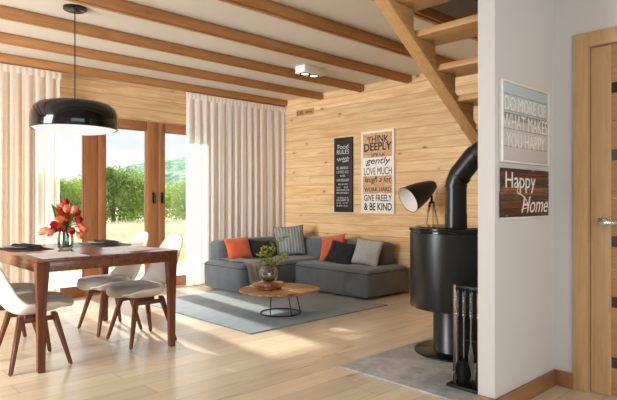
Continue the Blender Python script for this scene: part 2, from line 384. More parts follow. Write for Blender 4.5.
def prism(bm, poly, plane, lo, hi, bev=0.0):
    """extrude a 2-D outline; plane 'XY','XZ','YZ'"""
    t = bmesh.new(); vs = []
    for a, b in poly: vs.append(t.verts.new({'XY': (a, b, lo), 'XZ': (a, lo, b), 'YZ': (lo, a, b)}[plane]))
    f = t.faces.new(vs); r = bmesh.ops.extrude_face_region(t, geom=[f])
    mv = [g for g in r['geom'] if isinstance(g, bmesh.types.BMVert)]
    dv = {'XY': (0, 0, hi - lo), 'XZ': (0, hi - lo, 0), 'YZ': (hi - lo, 0, 0)}[plane]
    bmesh.ops.translate(t, vec=dv, verts=mv); bmesh.ops.recalc_face_normals(t, faces=t.faces)
    if bev: bmesh.ops.bevel(t, geom=list(t.edges), offset=bev, segments=2, affect='EDGES', profile=0.5)
    merge(bm, t); return bm
def ball(bm, c, r, sub=2, sc=(1, 1, 1), mtx=None):
    t = bmesh.new(); bmesh.ops.create_icosphere(t, subdivisions=sub, radius=r)
    for v in t.verts: v.co = Vector((v.co.x * sc[0], v.co.y * sc[1], v.co.z * sc[2]))
    for f in t.faces: f.smooth = True
    if mtx is not None: bmesh.ops.transform(t, matrix=mtx, verts=t.verts)
    bmesh.ops.translate(t, vec=c, verts=t.verts); merge(bm, t); return bm
def softbox(bm, x0, x1, y0, y1, z0, z1, r=0.06, puff=0.02, n=14, wr=0.0, seed=0):
    t = bmesh.new(); bmesh.ops.create_cube(t, size=2.0)
    bmesh.ops.subdivide_edges(t, edges=list(t.edges), cuts=n, use_grid_fill=True)
    h = Vector(((x1 - x0) / 2, (y1 - y0) / 2, (z1 - z0) / 2)); c = Vector(((x0 + x1) / 2, (y0 + y1) / 2, (z0 + z1) / 2))
    for v in t.verts:
        u = v.co.copy(); p = Vector((u.x * h.x, u.y * h.y, u.z * h.z))
        q = Vector([max(-h[i] + r, min(h[i] - r, p[i])) for i in range(3)]); d = p - q
        if d.length > 1e-6: p = q + d.normalized() * r
        for i in range(3):
            j, k = (i + 1) % 3, (i + 2) % 3
            if abs(u[i]) > 0.999: p[i] += math.copysign(puff * (1 - u[j] ** 2) * (1 - u[k] ** 2), u[i])
        if wr:
            w = p + c + Vector((seed * 3.1, 0, 0)); nrm = d.normalized() if d.length > 1e-6 else Vector((0, 0, 1))
            p += nrm * wr * mnoise.noise(Vector((w.x * 11, w.y * 11, w.z * 3)))
        v.co = p + c
    for f in t.faces: f.smooth = True
    merge(bm, t); return bm
def pillow_bm(w, h, th, seed=0, n=18, dent=0.0):
    """cushion standing in its local XZ plane... local x = width, y = height, z = thickness"""
    bm = bmesh.new(); g = {}
    for side in (1, -1):
        for i in range(n + 1):
            for j in range(n + 1):
                u, v = -1 + 2 * i / n, -1 + 2 * j / n
                edge = i in (0, n) or j in (0, n)
                if edge and side == -1: g[(side, i, j)] = g[(1, i, j)]; continue
                px = u * (1 - 0.07 * (1 - v * v)) * w / 2; py = v * (1 - 0.07 * (1 - u * u)) * h / 2
                t = (max(0, 1 - abs(u) ** 2.4) * max(0, 1 - abs(v) ** 2.4)) ** 0.55 * th / 2
                t += 0.012 * mnoise.noise(Vector((u * 2.5 + seed, v * 2.5, side))) * (0 if edge else 1)
                if dent: t -= dent * math.exp(-(u * u * 10)) * max(0.0, v) * (0 if edge else 1); py -= dent * 1.2 * math.exp(-(u * u * 6)) * max(0.0, v)
                g[(side, i, j)] = bm.verts.new((px, py, side * t))
    for side in (1, -1):
        for i in range(n):
            for j in range(n):
                q = [g[(side, i, j)], g[(side, i + 1, j)], g[(side, i + 1, j + 1)], g[(side, i, j + 1)]]
                bm.faces.new(q if side == 1 else q[::-1]).smooth = True
    return bm

ROOT = {}
def thing(name, label, cat, loc=(0, 0, 0), rz=0.0, group=None):
    o = bpy.data.objects.new(name, None); COL.objects.link(o); o.location = loc; o.rotation_euler = (0, 0, rz)
    o.empty_display_size = 0.1; o['label'] = label; o['category'] = cat
    if group: o['group'] = group
    ROOT[o.name] = Vector(loc); return o
def obj(name, bm, mat, parent=None, local=False, sharp=40, label=None):
    """mesh object; geometry given in world coordinates unless local=True"""
    me = bpy.data.meshes.new(name); bmesh.ops.recalc_face_normals(bm, faces=bm.faces); bm.to_mesh(me); bm.free()
    o = bpy.data.objects.new(name, me); COL.objects.link(o)
    if mat is not None: me.materials.append(M[mat])
    for p in me.polygons: p.use_smooth = True
    me.set_sharp_from_angle(angle=R(sharp))
    base = Vector((0, 0, 0))
    if parent is not None:
        o.parent = parent; base = ROOT.get(parent.name, Vector((0, 0, 0)))
        if not local: me.transform(Matrix.Translation(-base))
    ROOT[o.name] = base
    if label: o['label'] = label
    return o
def single(name, bm, mat, label, cat, loc=None, group=None, sharp=40):
    """a thing that is one mesh"""
    o = obj(name, bm, mat, None, sharp=sharp); o['label'] = label; o['category'] = cat
    if group: o['group'] = group
    if loc is not None:
        o.data.transform(Matrix.Translation(-Vector(loc))); o.location = loc; ROOT[o.name] = Vector(loc)
    return o
def struct(name, bm, mat, parent=None, sharp=40, kind='structure'):
    o = obj(name, bm, mat, parent, sharp=sharp)
    if parent is None: o['kind'] = kind
    return o
def dup(root, loc, rz, label, group=None):
    r = root.copy(); COL.objects.link(r); r.location = loc; r.rotation_euler = (0, 0, rz); r['label'] = label
    if group: r['group'] = group
    for ch in list(root.children):
        c = ch.copy(); COL.objects.link(c); c.parent = r
        for g in list(ch.children):
            d = g.copy(); COL.objects.link(d); d.parent = c
    return r

def text_bm(txt, x0, x1, z0, z1, bold=0.0, shear=0.0, depth=0.0012, arch=0.0):
    """lettering filling the rectangle, in the local XZ plane (x right, z up, front towards -Y)"""
    cu = bpy.data.curves.new('t', 'FONT'); cu.body = txt; cu.size = 1.0; cu.offset = bold; cu.shear = shear; cu.extrude = 0.0; cu.resolution_u = 3
    o = bpy.data.objects.new('t', cu); COL.objects.link(o)
    bpy.context.view_layer.update()
    me = bpy.data.meshes.new_from_object(o.evaluated_get(bpy.context.evaluated_depsgraph_get()))
    bpy.data.objects.remove(o); bpy.data.curves.remove(cu)
    xs = [v.co.x for v in me.vertices]; ys = [v.co.y for v in me.vertices]
    ax, bx, ay, by = min(xs), max(xs), min(ys), max(ys)
    bm = bmesh.new(); bm.from_mesh(me); bpy.data.meshes.remove(me)
    bmesh.ops.dissolve_limit(bm, angle_limit=.001, verts=bm.verts, edges=bm.edges)
    for v in bm.verts:
        u = (v.co.x - ax) / (bx - ax); w = (v.co.y - ay) / (by - ay)
        v.co = Vector((x0 + u * (x1 - x0), 0, z0 + w * (z1 - z0) + arch * (1 - (2 * u - 1) ** 2)))
    r = bmesh.ops.extrude_face_region(bm, geom=list(bm.faces))
    bmesh.ops.translate(bm, vec=(0, -depth, 0), verts=[g for g in r['geom'] if isinstance(g, bmesh.types.BMVert)])
    return bm

# ================================================================== SETTING
XW, YW, ZC = 5.5, 6.5, 2.66          # wood wall, window wall, ceiling
XL, YF = -2.8, -2.5                  # side wall and wall behind the camera
PY, PX0, DX = 1.41, 2.687, 3.435     # partition face, its free end, door wall

struct('floor', box(new(), XL - .2, XW + .2, YF - .2, YW + .25, -0.2, 0.0), 'floor')
c = new(); box(c, XL - .2, XW + .2, 2.5, YW + .25, ZC, ZC + .25); box(c, XL - .2, XW + .2, YF - .2, PY + .1, ZC, ZC + .25); box(c, XL - .2, 1.9, PY + .1, 2.5, ZC, ZC + .25)
struct('ceiling', c, 'ceiling')
struct('wall_right', box(new(), XW, XW + .2, PY + .1, YW + .25, 0, 4.7), 'pine_y')
# window wall: solid parts around the glazing x 1.92..4.0, z 0..2.13
WX0, WX1, WZ = 1.90, 4.26, 2.145
w = new(); box(w, XL - .2, WX0, YW, YW + .22, 0, ZC); box(w, WX1, XW, YW, YW + .22, 0, ZC); box(w, WX0, WX1, YW, YW + .22, WZ, ZC)
struct('wall_back', w, 'pine_x')
struct('wall_partition', box(new(), PX0, XW, PY, PY + .10, 0, ZC, 0.004), 'plaster')
# door wall with the door opening y 0.33..1.20
DY1, DY0, DZ = 1.225, 0.36, 2.06
w = new(); box(w, DX, DX + .12, DY1, PY, 0, ZC); box(w, DX, DX + .12, YF, DY0, 0, ZC); box(w, DX, DX + .12, DY0, DY1, DZ, ZC)
struct('wall_door', w, 'plaster')
# side wall with a wide opening added to let light in and wall behind the camera with another one (both outside the picture)
w = new(); box(w, XL - .2, XL, YF, 2.7, 0, ZC); box(w, XL - .2, XL, 6.1, YW, 0, ZC); box(w, XL - .2, XL, 2.7, 6.1, 0, 0.35); box(w, XL - .2, XL, 2.7, 6.1, 2.4, ZC)
struct('wall_left', w, 'plaster')
w = new(); box(w, XL - .2, -2.4, YF - .2, YF, 0, ZC); box(w, 2.0, DX + .12, YF - .2, YF, 0, ZC); box(w, -2.4, 2.0, YF - .2, YF, 0, 0.5); box(w, -2.4, 2.0, YF - .2, YF, 2.3, ZC)
struct('wall_front', w, 'plaster')
# upper floor shaft over the stairs
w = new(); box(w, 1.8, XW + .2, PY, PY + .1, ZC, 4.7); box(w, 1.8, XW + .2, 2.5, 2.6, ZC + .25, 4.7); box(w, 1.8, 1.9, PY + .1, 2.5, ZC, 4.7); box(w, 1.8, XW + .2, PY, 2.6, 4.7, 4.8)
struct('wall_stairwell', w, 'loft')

# ceiling beams (trim)
k = 1
for i in range(-6, 5):
    y0 = 3.215 + 0.757 * i if i < 4 else 6.26
    for (xa, xb) in ([(XL, XW)] if y0 > 2.4 else ([(XL, 1.9)] if y0 > PY else [(XL, DX)])):
        b = new(); box(b, xa, xb, y0 + .014, y0 + .066, ZC - .014, ZC); box(b, xa, xb, y0, y0 + .014, ZC - .086, ZC - .010, 0.005); box(b, xa, xb, y0 + .010, y0 + .050, ZC - .058, ZC - .010); box(b, xa, xb, y0 + .040, y0 + .078, ZC - .090, ZC - .010, 0.004)
        struct('trim_%d' % k, b, 'beam'); k += 1
b = new(); box(b, 4.75, 4.85, PY + .1, 2.5, ZC - .105, ZC + .12, 0.006)
struct('trim_%d' % k, b, 'oak_y')

# baseboards
struct('baseboard_partition', (lambda b: (box(b, PX0 - .016, DX, PY - .018, PY, 0, .095, .003), box(b, PX0 - .018, PX0, PY - .018, PY + .10, 0, .095, .003)) and b)(new()), 'skirting_x')
struct('baseboard_door_wall', box(new(), DX - .018, DX, 1.292, PY - .018, 0, .095, .003), 'skirting_y')

# glazed doors in the window wall
def glazed(name, x0, x1, st_l, st_r, handle=None):
    fr = new(); y0, y1 = YW - .012, YW + .075
    box(fr, x0, x0 + st_l, y0, y1, 0.0, WZ, .006); box(fr, x1 - st_r, x1, y0, y1, 0.0, WZ, .006)
    o = struct(name, fr, 'frame_z')
    rl = new(); box(rl, x0 + st_l - .002, x1 - st_r + .002, y0 + .004, y1 - .004, 0.0, .115, .005); box(rl, x0 + st_l - .002, x1 - st_r + .002, y0 + .004, y1 - .004, WZ - .115, WZ, .005)
    obj('rail', rl, 'frame_x', o)
    bd = new(); xa, xb, za, zb = x0 + st_l, x1 - st_r, .115, WZ - .115
    for q in ((xa, xa + .012, za, zb), (xb - .012, xb, za, zb), (xa, xb, za, za + .012), (xa, xb, zb - .012, zb)):
        box(bd, q[0], q[1], YW + .012, YW + .03, q[2], q[3], .003)
    obj('glazing_bead', bd, 'frame_z', o)
    obj('glass_pane', box(new(), xa, xb, YW + .032, YW + .04, za, zb), 'glass', o)
    if handle is not None:
        h = new(); box(h, handle - .014, handle + .014, y0 - .008, y0, 1.10, 1.24, .003); tube(h, [(handle, y0, 1.20), (handle, y0 - .05, 1.20)], .009); tube(h, [(handle, y0 - .046, 1.208), (handle, y0 - .05, 1.09)], [.009, .008])
        obj('handle', h, 'black_metal', o, label='dark lever handle')
    return o
glazed('window_1', WX0, 2.676, .07, .160)
glazed('window_2', 2.680, 3.466, .096, .152, 3.396)
glazed('window_3', 3.470, WX1, .095, .10, 3.520)

# oak door with dark glass strips
fr = new(); box(fr, DX - .016, DX, DY1 - .015, 1.292, 0, 2.132, .004); box(fr, DX - .016, DX, DY0 - .06, DY0 + .015, 0, 2.132, .004); box(fr, DX - .016, DX, DY0 + .015, DY1 - .015, 2.045, 2.132, .004)
box(fr, DX, DX + .1, DY1 - .02, DY1, 0, 2.05); box(fr, DX, DX + .1, DY0, DY0 + .02, 0, 2.05); box(fr, DX, DX + .1, DY0, DY1, 2.045, DZ)
door = struct('door_1', fr, 'oak_z')
lf = new(); box(lf, DX + .008, DX + .048, DY1 - .135, DY1 - .024, .006, 2.04, .004); box(lf, DX + .008, DX + .048, DY0 + .024, DY0 + .135, .006, 2.04, .004)
obj('door_stile', lf, 'oak_z', door)
GZ = [1.79, 1.40, 1.02 - .12, .55, .20]
pn = new(); zz = [.006] + sorted(sum([[g - .03, g + .03] for g in GZ], [])) + [2.04]
for a, b_ in zip(zz[::2], zz[1::2]):
    m_ = [a, (a + b_) / 2, b_] if b_ - a > .3 else [a, b_]
    for p_, q_ in zip(m_, m_[1:]): box(pn, DX + .014, DX + .044, DY0 + .133, DY1 - .133, p_ + .001, q_ - .001, .003)
obj('door_panel', pn, 'oak_y', door)
for g in GZ: obj('glass_strip', box(new(), DX + .02, DX + .036, DY0 + .133, DY1 - .133, g - .031, g + .031), 'dark_glass', door, label='narrow dark glass strip')
h = new(); box(h, DX - .002, DX + .009, 1.105, 1.155, .985, 1.035, .004); tube(h, [(DX, 1.13, 1.01), (DX - .05, 1.13, 1.01)], .009)
box(h, DX - .058, DX - .042, 1.005, 1.14, 1.0, 1.02, .004)
obj('handle', h, 'chrome', door, label='brushed metal lever handle')

# ------------------------------------------------------------------ outdoors
struct('terrace', box(new(), -4, 9, YW + .22, 9.3, -.14, -.05), 'terrace')
def ground():
    bm = new(); n = 40; xs = [-30 + 90 * i / n for i in range(n + 1)]; ys = [9.2 + (60) * j / n for j in range(n + 1)]
    g = [[bm.verts.new((x, y, -.10 + .06 * mnoise.noise(Vector((x * .2, y * .2, 0))))) for x in xs] for y in ys]
    for j in range(n):
        for i in range(n): bm.faces.new((g[j][i], g[j][i + 1], g[j + 1][i + 1], g[j + 1][i]))
    return bm
struct('ground', ground(), 'lawn')
def meadow():
    bm = new(); rn = random.Random(3)
    for i in range(16000):
        y = 12.5 + 8.3 * rn.random() ** 1.1; x = rn.uniform(y * .28, y * .80); h = rn.uniform(.18, .42) * (0.6 if y < 14 else 1); a = rn.uniform(0, PI); w = rn.uniform(.008, .02)
        dx, dy = math.cos(a) * w, math.sin(a) * w; lx, ly = rn.uniform(-.12, .12), rn.uniform(-.12, .12)
        v = [bm.verts.new(p) for p in ((x - dx, y - dy, -.12), (x + dx, y + dy, -.12), (x + lx * .4 + dx * .7, y + ly * .4 + dy * .7, h * .6), (x + lx * .4 - dx * .7, y + ly * .4 - dy * .7, h * .6), (x + lx, y + ly, h))]
        bm.faces.new(v[:4]); bm.faces.new((v[3], v[2], v[4]))
    return bm
o = single('meadow_grass', meadow(), 'grass', 'pale dry grass of the meadow beyond the terrace', 'grass'); o['kind'] = 'stuff'
def hill():
    bm = new(); nx, ny = 150, 34; g = []
    for j in range(ny + 1):
        row = []; t = j / ny
        for i in range(nx + 1):
            x = -80 + 420 * i / nx; y = 150 + 220 * t
            ridge = 6 + 26 / (1 + math.exp(-(x / (y / 250) - 118) / 22)) + 3 * math.sin(x * .045)
            z = -1 + ridge * (t ** .8 if t < .7 else .752) * (y / 250) * 1.05 + 1.9 * mnoise.noise(Vector((x * .22, y * .22, 0))) + 1.6 * mnoise.noise(Vector((x * .08, y * .08, 5)))
            row.append(bm.verts.new((x, y, z)))
        g.append(row)
    for j in range(ny):
        for i in range(nx): bm.faces.new((g[j][i], g[j][i + 1], g[j + 1][i + 1], g[j + 1][i]))
    return bm
struct('hillside', hill(), 'hill')
def shrub_meshes(seed, h, w):
    rn = random.Random(seed); f = new()
    blobs = [(rn.uniform(-.5, .5) * w, rn.uniform(-.4, .4) * w, rn.uniform(.15, .78) * h, rn.uniform(.2, .36) * w) for _ in range(16)]
    blobs += [(0, 0, h * .8, w * .22), (0.1 * w, 0, h * .9, w * .12)]
    for bx, by, bz, br in blobs:
        for _ in range(230):
            d = Vector((rn.gauss(0, 1), rn.gauss(0, 1), rn.gauss(0, 1))).normalized() * br * rn.uniform(.55, 1.08)
            p = Vector((bx, by, max(.04, bz + d.z * 1.1))) + Vector((d.x, d.y, 0))
            if p.z > h * 1.05: continue
            a = Vector((rn.gauss(0, 1), rn.gauss(0, 1), rn.gauss(0, 1))).normalized(); b = a.orthogonal().normalized()
            L = rn.uniform(.05, .10); W = L * .45
            v = [f.verts.new(p - a * L), f.verts.new(p + b * W), f.verts.new(p + a * L), f.verts.new(p - b * W)]; f.faces.new(v)
    t = new()
    for q in range(5):
        an = rn.uniform(0, 2 * PI); tube(t, [(math.cos(an) * .05, math.sin(an) * .05, -.12), (math.cos(an) * w * .12, math.sin(an) * w * .12, h * .4), (math.cos(an) * w * .28, math.sin(an) * w * .28, h * .75)], [.04, .03, .012], 6)
    return f, t
protos = []
for q, (h_, w_, mt) in enumerate(((2.1, 2.6, 'leaf_a'), (2.4, 2.2, 'leaf_b'), (1.9, 2.9, 'leaf_a'))):
    f, t = shrub_meshes(20 + q, h_, w_); lab = ['bright green rounded shrub in the row along the far edge of the meadow', 'deep green taller shrub in the row along the far edge of the meadow', 'bright green broad low shrub in the row along the far edge of the meadow'][q]
    grp = ['bright rounded shrubs', 'deep green tall shrubs', 'broad low shrubs'][q]
    r = thing('shrub', lab, 'shrub', (0, 0, 0), 0, grp); obj('foliage', f, mt, r, True); obj('stem', t, 'bark', r, True); protos.append((r, lab, grp))
rn = random.Random(11); used = [False] * 3
pos = [(6.2, 22.6, 1, .95), (8.2, 23.2, 0, .92), (10.0, 22.4, 1, 1.06), (12.0, 23.4, 2, .80), (13.9, 22.8, 0, .94), (16.0, 23.0, 1, .95), (18.2, 23.4, 2, .95), (20.4, 23.0, 0, 1.0),
       (7.2, 26.6, 2, 1.15), (10.2, 27.0, 0, 1.02), (13.0, 27.2, 1, .80), (16.0, 27.0, 0, .98), (19.2, 27.2, 1, 1.05)]
for i, (x, y, q, s_) in enumerate(pos):
    r, lab, grp = protos[q]
    if used[q]: r = dup(r, (x, y, 0), rn.uniform(0, 6), lab, grp)
    r.location = (x, y, -.06); r.rotation_euler = (0, 0, rn.uniform(0, 6)); r.scale = (s_, s_, s_); used[q] = True

# ================================================================== FURNITURE
# curtains -----------------------------------------------------------
def curtain(x0, x1, yc, seed, per):
    bm = new(); n = int((x1 - x0) / per * 14); nz = 12; g = []
    for j in range(nz + 1):
        t = j / nz; z = .015 + (2.535 - .015) * t; row = []
        for i in range(n + 1):
            x = x0 + (x1 - x0) * i / n
            ph = 2 * PI * x / per + 1.6 * mnoise.noise(Vector((x * 2.1, seed, 0)))
            a = .017 * (1 - .55 * t ** 6) * (0.75 + .5 * mnoise.noise(Vector((x * 4.0, seed + 4, t * .6))))
            y = yc + a * math.sin(ph) + .006 * math.sin(ph * 2.3 + seed) * (1 - t ** 4) + .03 * mnoise.noise(Vector((x * 1.2, seed, t * 1.5))) * (1 - t)
            row.append(bm.verts.new((x + .010 * math.cos(ph), y, z)))
        g.append(row)
    for j in range(nz):
        for i in range(n): bm.faces.new((g[j][i], g[j][i + 1], g[j + 1][i + 1], g[j + 1][i])).smooth = True
    return bm
def header(x0, x1, yc, per):
    bm = new(); n = int((x1 - x0) / .012); g = []
    for z in (2.475, 2.50, 2.548):
        g.append([bm.verts.new((x0 + (x1 - x0) * i / n, yc - .030 + .003 * math.sin(i * 1.25), z)) for i in range(n + 1)])
    for a, b in zip(g, g[1:]):
        for i in range(n): bm.faces.new((a[i], a[i + 1], b[i + 1], b[i])).smooth = True
    return bm
def make_curtain(x0, x1, seed, per, mat, label):
    t = thing('sheer_curtain', label, 'curtain', ((x0 + x1) / 2, 6.32, 0))
    obj('curtain_panel', curtain(x0, x1, 6.32, seed, per), mat, t, sharp=180)
    obj('gathered_header', header(x0, x1, 6.32, per), mat, t, sharp=180)
make_curtain(0.5, 2.185, 3, .118, 'curtain_l', 'cream sheer curtain at the left end of the glazed doors, behind the dining table')
make_curtain(3.785, 5.485, 9, .125, 'curtain_r', 'white sheer curtain in the room corner behind the grey sofa')
for xa, xb, lab in ((0.48, 2.19, 'slim white curtain rail above the left curtain, under the beam'), (3.78, XW - .005, 'slim white curtain rail above the corner curtain, under the beam')):
    rl = new(); box(rl, xa, xb, 6.30, 6.34, 2.543, 2.556, .002); single('curtain_rail', rl, 'white_lacquer', lab, 'curtain rail', ((xa + xb) / 2, 6.32, 2.543))

# rug and hearth stone -----------------------------------------------
single('area_rug', box(new(), 2.83, 4.69, 3.70, 5.68, 0.001, .011, .003), 'rug', 'blue-grey flat woven rug under the round coffee table', 'rug', (3.76, 4.69, 0))
single('hearth_slab', box(new(), 2.715, 4.35, 1.52, 2.56, 0.0005, .012, .002), 'stone', 'grey stone hearth slab on the floor under the black stove', 'hearth slab', (3.5, 2.04, 0))

# sofa -----------------------------------------------------------------
S = thing('sectional_sofa', 'charcoal grey low L-shaped sofa in the wood-panelled corner', 'sofa', (4.9, 5.2, 0))
sm = new(); softbox(sm, 3.87, 5.47, 5.24, 6.06, .022, .362, .05, .012, 22, .006, 1)
se = obj('seat', sm, 'sofa', S, sharp=180)
sm = new(); softbox(sm, 4.70, 5.47, 4.00, 5.23, .022, .345, .05, .012, 22, .006, 2)
se2 = obj('seat', sm, 'sofa', S, sharp=180)
def piping(x0, x1, y0, y1, z, r=.05):
    b = new(); pts = []
    for (cx, cy, a0) in ((x1 - r, y1 - r, 0), (x0 + r, y1 - r, 90), (x0 + r, y0 + r, 180), (x1 - r, y0 + r, 270)):
        for q in range(5): an = R(a0 + q * 22.5); pts.append((cx + r * math.cos(an), cy + r * math.sin(an), z))
    pts.append(pts[0]); tube(b, pts, .006, 6); return b
obj('piping', piping(3.868, 5.472, 5.238, 6.062, .318), 'sofa_seam', se)
obj('piping', piping(4.698, 5.472, 3.998, 5.232, .300), 'sofa_seam', se2)
for (a, b_, c_, d_, s_) in ((3.99, 5.20, 5.86, 6.11, 3), (5.20, 5.47, 5.18, 6.11, 4), (5.20, 5.47, 4.20, 5.17, 5)):
    sm = new(); softbox(sm, a, b_, c_, d_, .31, .615, .06, .012, 16, .006, s_); obj('backrest', sm, 'sofa', S, sharp=180)
for (x, y) in ((3.97, 5.34), (3.97, 5.97), (5.36, 5.97), (4.80, 4.10), (5.36, 4.10), (4.80, 5.13)):
    f = new(); box(f, x - .03, x + .03, y - .03, y + .03, .012, .075, .004); obj('foot', f, 'black_metal', S)

def pillow(name, label, mat, w, h, th, loc, face_deg, lean_deg, roll_deg=0, seed=0, dent=0.0, group=None):
    """face_deg: heading the cushion faces (0 = +X), lean back by lean_deg"""
    o = obj(name, pillow_bm(w, h, th, seed, dent=dent), mat, None, sharp=180)
    m = Matrix.Translation(loc) @ Matrix.Rotation(R(face_deg + 90), 4, 'Z') @ Matrix.Rotation(R(90 - lean_deg), 4, 'X') @ Matrix.Rotation(R(roll_deg), 4, 'Z')
    o.matrix_world = m; o['label'] = label; o['category'] = 'cushion'
    if group: o['group'] = group
    return o
pillow('cushion', 'orange velvet cushion against the left backrest beside a black one', 'orange', .36, .30, .12, (4.19, 5.73, .52), 262, 22, 4, 1)
pillow('cushion', 'black velvet cushion on the left seat beside the orange cushion', 'black_velvet', .36, .28, .12, (4.48, 5.71, .495), 256, 30, -9, 2)
pillow('cushion', 'large ribbed grey knitted cushion standing in the sofa corner', 'knit', .42, .42, .14, (5.00, 5.64, .58), 236, 14, 5, 3)
pillow('cushion', 'orange velvet cushion on the right seat behind a black one', 'orange', .38, .36, .11, (5.10, 4.93, .52), 186, 22, 9, 4)
pillow('cushion', 'black velvet cushion on the right seat between orange and pale grey cushions', 'black_velvet', .38, .32, .11, (4.99, 4.67, .48), 200, 34, -9, 5)
pillow('cushion', 'pale grey linen cushion at the right end of the sofa backrest', 'grey_linen', .38, .34, .12, (5.08, 4.32, .51), 192, 22, -6, 6)

def throw():
    bm = new(); n = 26; prof = [(5.82, .382)]
    for q in range(9): prof.append((5.78 - q * .060, .383 + .003 * math.sin(q)))
    prof += [(5.27, .380), (5.232, .366), (5.212, .335), (5.208, .29), (5.206, .24), (5.204, .19), (5.202, .14), (5.200, .10)]
    g = []
    for j, (y, z) in enumerate(prof):
        row = []; t = j / (len(prof) - 1)
        for i in range(n + 1):
            u = i / n; x = 3.89 + .32 * u + (.05 * t) + .012 * math.sin(j * .9) + .05 * (t > .5) * (t - .5) * u * 3
            fold = .011 * math.sin(u * 17 + t * 3.0) + .006 * math.sin(u * 31 + 2)
            yy = y; zz = z + .006
            if t < .58: zz += abs(fold) * .9
            else: yy -= .008 + abs(fold) * 1.6; zz += .03 * (u - .3) * (t - .58) * 2
            row.append(bm.verts.new((x, yy, zz)))
        g.append(row)
    for a, b in zip(g, g[1:]):
        for i in range(n): bm.faces.new((a[i], a[i + 1], b[i + 1], b[i])).smooth = True
    r = bmesh.ops.solidify(bm, geom=list(bm.faces), thickness=-.007)
    return bm
single('throw_blanket', throw(), 'throw', 'grey woven throw draped over the left end of the sofa', 'blanket', (4.1, 5.6, .36), sharp=180)

# coffee table -----------------------------------------------------------
CT = thing('coffee_table', 'low coffee table with a rounded leaf-shaped wood top on black wire legs', 'table', (3.56, 4.19, .011))
poly = []
for q in range(64):
    a = 2 * PI * q / 64
    r = .385 * (1 + .04 * math.cos(2 * a + .4)); tip = math.exp(-((a - (2 * PI - R(43))) / .30) ** 2)
    r *= 1 + .06 * tip
    poly.append((3.555 + r * math.cos(a), 4.18 + r * math.sin(a)))
tp = new(); prism(tp, poly, 'XY', .232, .254, .008); obj('tabletop', tp, 'acacia', CT, sharp=50)
rg = new(); ring = [(3.55 + .20 * math.cos(2 * PI * q / 40), 4.15 + .20 * math.sin(2 * PI * q / 40), .019) for q in range(41)]
tube(rg, ring, .006, 8); obj('base_ring', rg, 'black_metal', CT)
for an in (200, 320, 80, 262):
    b = new(); an = R(an); p0 = (3.55 + .20 * math.cos(an), 4.15 + .20 * math.sin(an), .019); p1 = (3.55 + .165 * math.cos(an), 4.17 + .165 * math.sin(an), .234)
    tube(b, [p0, p1], .0055, 8); obj('leg', b, 'black_metal', CT)
ML = Matrix.Translation((3.465, 4.235, 0)) @ Matrix.Rotation(R(12), 4, 'Z')
bd = new(); box(bd, -.10, .10, -.10, .10, .255, .282, .012, 3, ML); 
TR = thing('wooden_block_stand', 'square stepped wooden block on the coffee table under the round vase', 'wooden block', (3.465, 4.235, .255))
obj('lower_block', bd, 'acacia', TR); bd = new(); box(bd, -.118, .118, -.118, .118, .280, .322, .016, 3, ML); obj('upper_block', bd, 'acacia', TR)
VB = thing('round_vase', 'round smoky glass vase with leafy twigs on the wooden block', 'vase', (3.465, 4.235, .322))
v = new(); prof = [(.0, .336), (.035, .336), (.062, .352), (.078, .385), (.080, .415), (.066, .450), (.044, .470), (.040, .478), (.036, .478), (.040, .468), (.062, .446), (.075, .414), (.073, .386), (.058, .356), (.03, .342), (0, .342)]
lathe(v, prof, (3.465, 4.235, -.080), 36, Matrix.Diagonal((1.2, 1.2, 1.2, 1))); obj('glass_body', v, 'smoke_glass', VB, sharp=180)
v = new(); lathe(v, [(0, .346), (.05, .350), (.072, .372), (.078, .38), (0, .381)], (3.465, 4.235, -.013), 30); obj('dark_pebbles', v, 'twig', VB, label='dark filling at the bottom of the vase')
def sprig(seed, tip, label):
    rn = random.Random(seed); b = new(); base = Vector((3.465, 4.235, .39)); tip = Vector(tip)
    mid = base.lerp(tip, .45) + Vector((rn.uniform(-.02, .02), rn.uniform(-.02, .02), .05)); pts = []
    for q in range(9):
        t = q / 8; pts.append(base * (1 - t) ** 2 + mid * 2 * t * (1 - t) + tip * t * t)
    r = thing('leafy_twig', label, 'twig', base, 0, 'leafy twigs in the round vase')
    tube(b, pts, [.004 - .0003 * q for q in range(9)], 6); lv = new()
    for q in range(3, 9):
        for s_ in range(4):
            d = Vector((rn.uniform(-1, 1), rn.uniform(-1, 1), rn.uniform(-.3, .8))).normalized(); p = pts[q]; e = p + d * rn.uniform(.03, .06); tube(b, [p, e], .0015, 4)
            for w_ in range(3):
                c0 = p.lerp(e, .5 + .25 * w_); dd = (d + Vector((rn.uniform(-.7, .7), rn.uniform(-.7, .7), rn.uniform(-.5, .5)))).normalized(); sd = dd.orthogonal().normalized(); sd.rotate(Matrix.Rotation(rn.uniform(0, 6), 3, dd)); L = rn.uniform(.022, .036)
                nn = sd.cross(dd) * L * .12
                lv.faces.new([lv.verts.new(p_) for p_ in (c0, c0 + dd * L * .45 + sd * L * .32 + nn, c0 + dd * L, c0 + dd * L * .45 - sd * L * .32 + nn)])
    obj('stem', b, 'twig', r); obj('leaves', lv, 'sprig', r, sharp=180)
sprig(1, (3.56, 4.15, .76), 'tallest leafy twig in the round vase, reaching straight up')
sprig(2, (3.43, 4.30, .60), 'leafy twig in the round vase leaning left over the table')
sprig(3, (3.58, 4.12, .58), 'leafy twig in the round vase arching to the right')
sprig(4, (3.47, 4.28, .64), 'short leafy twig in the round vase leaning back towards the sofa')

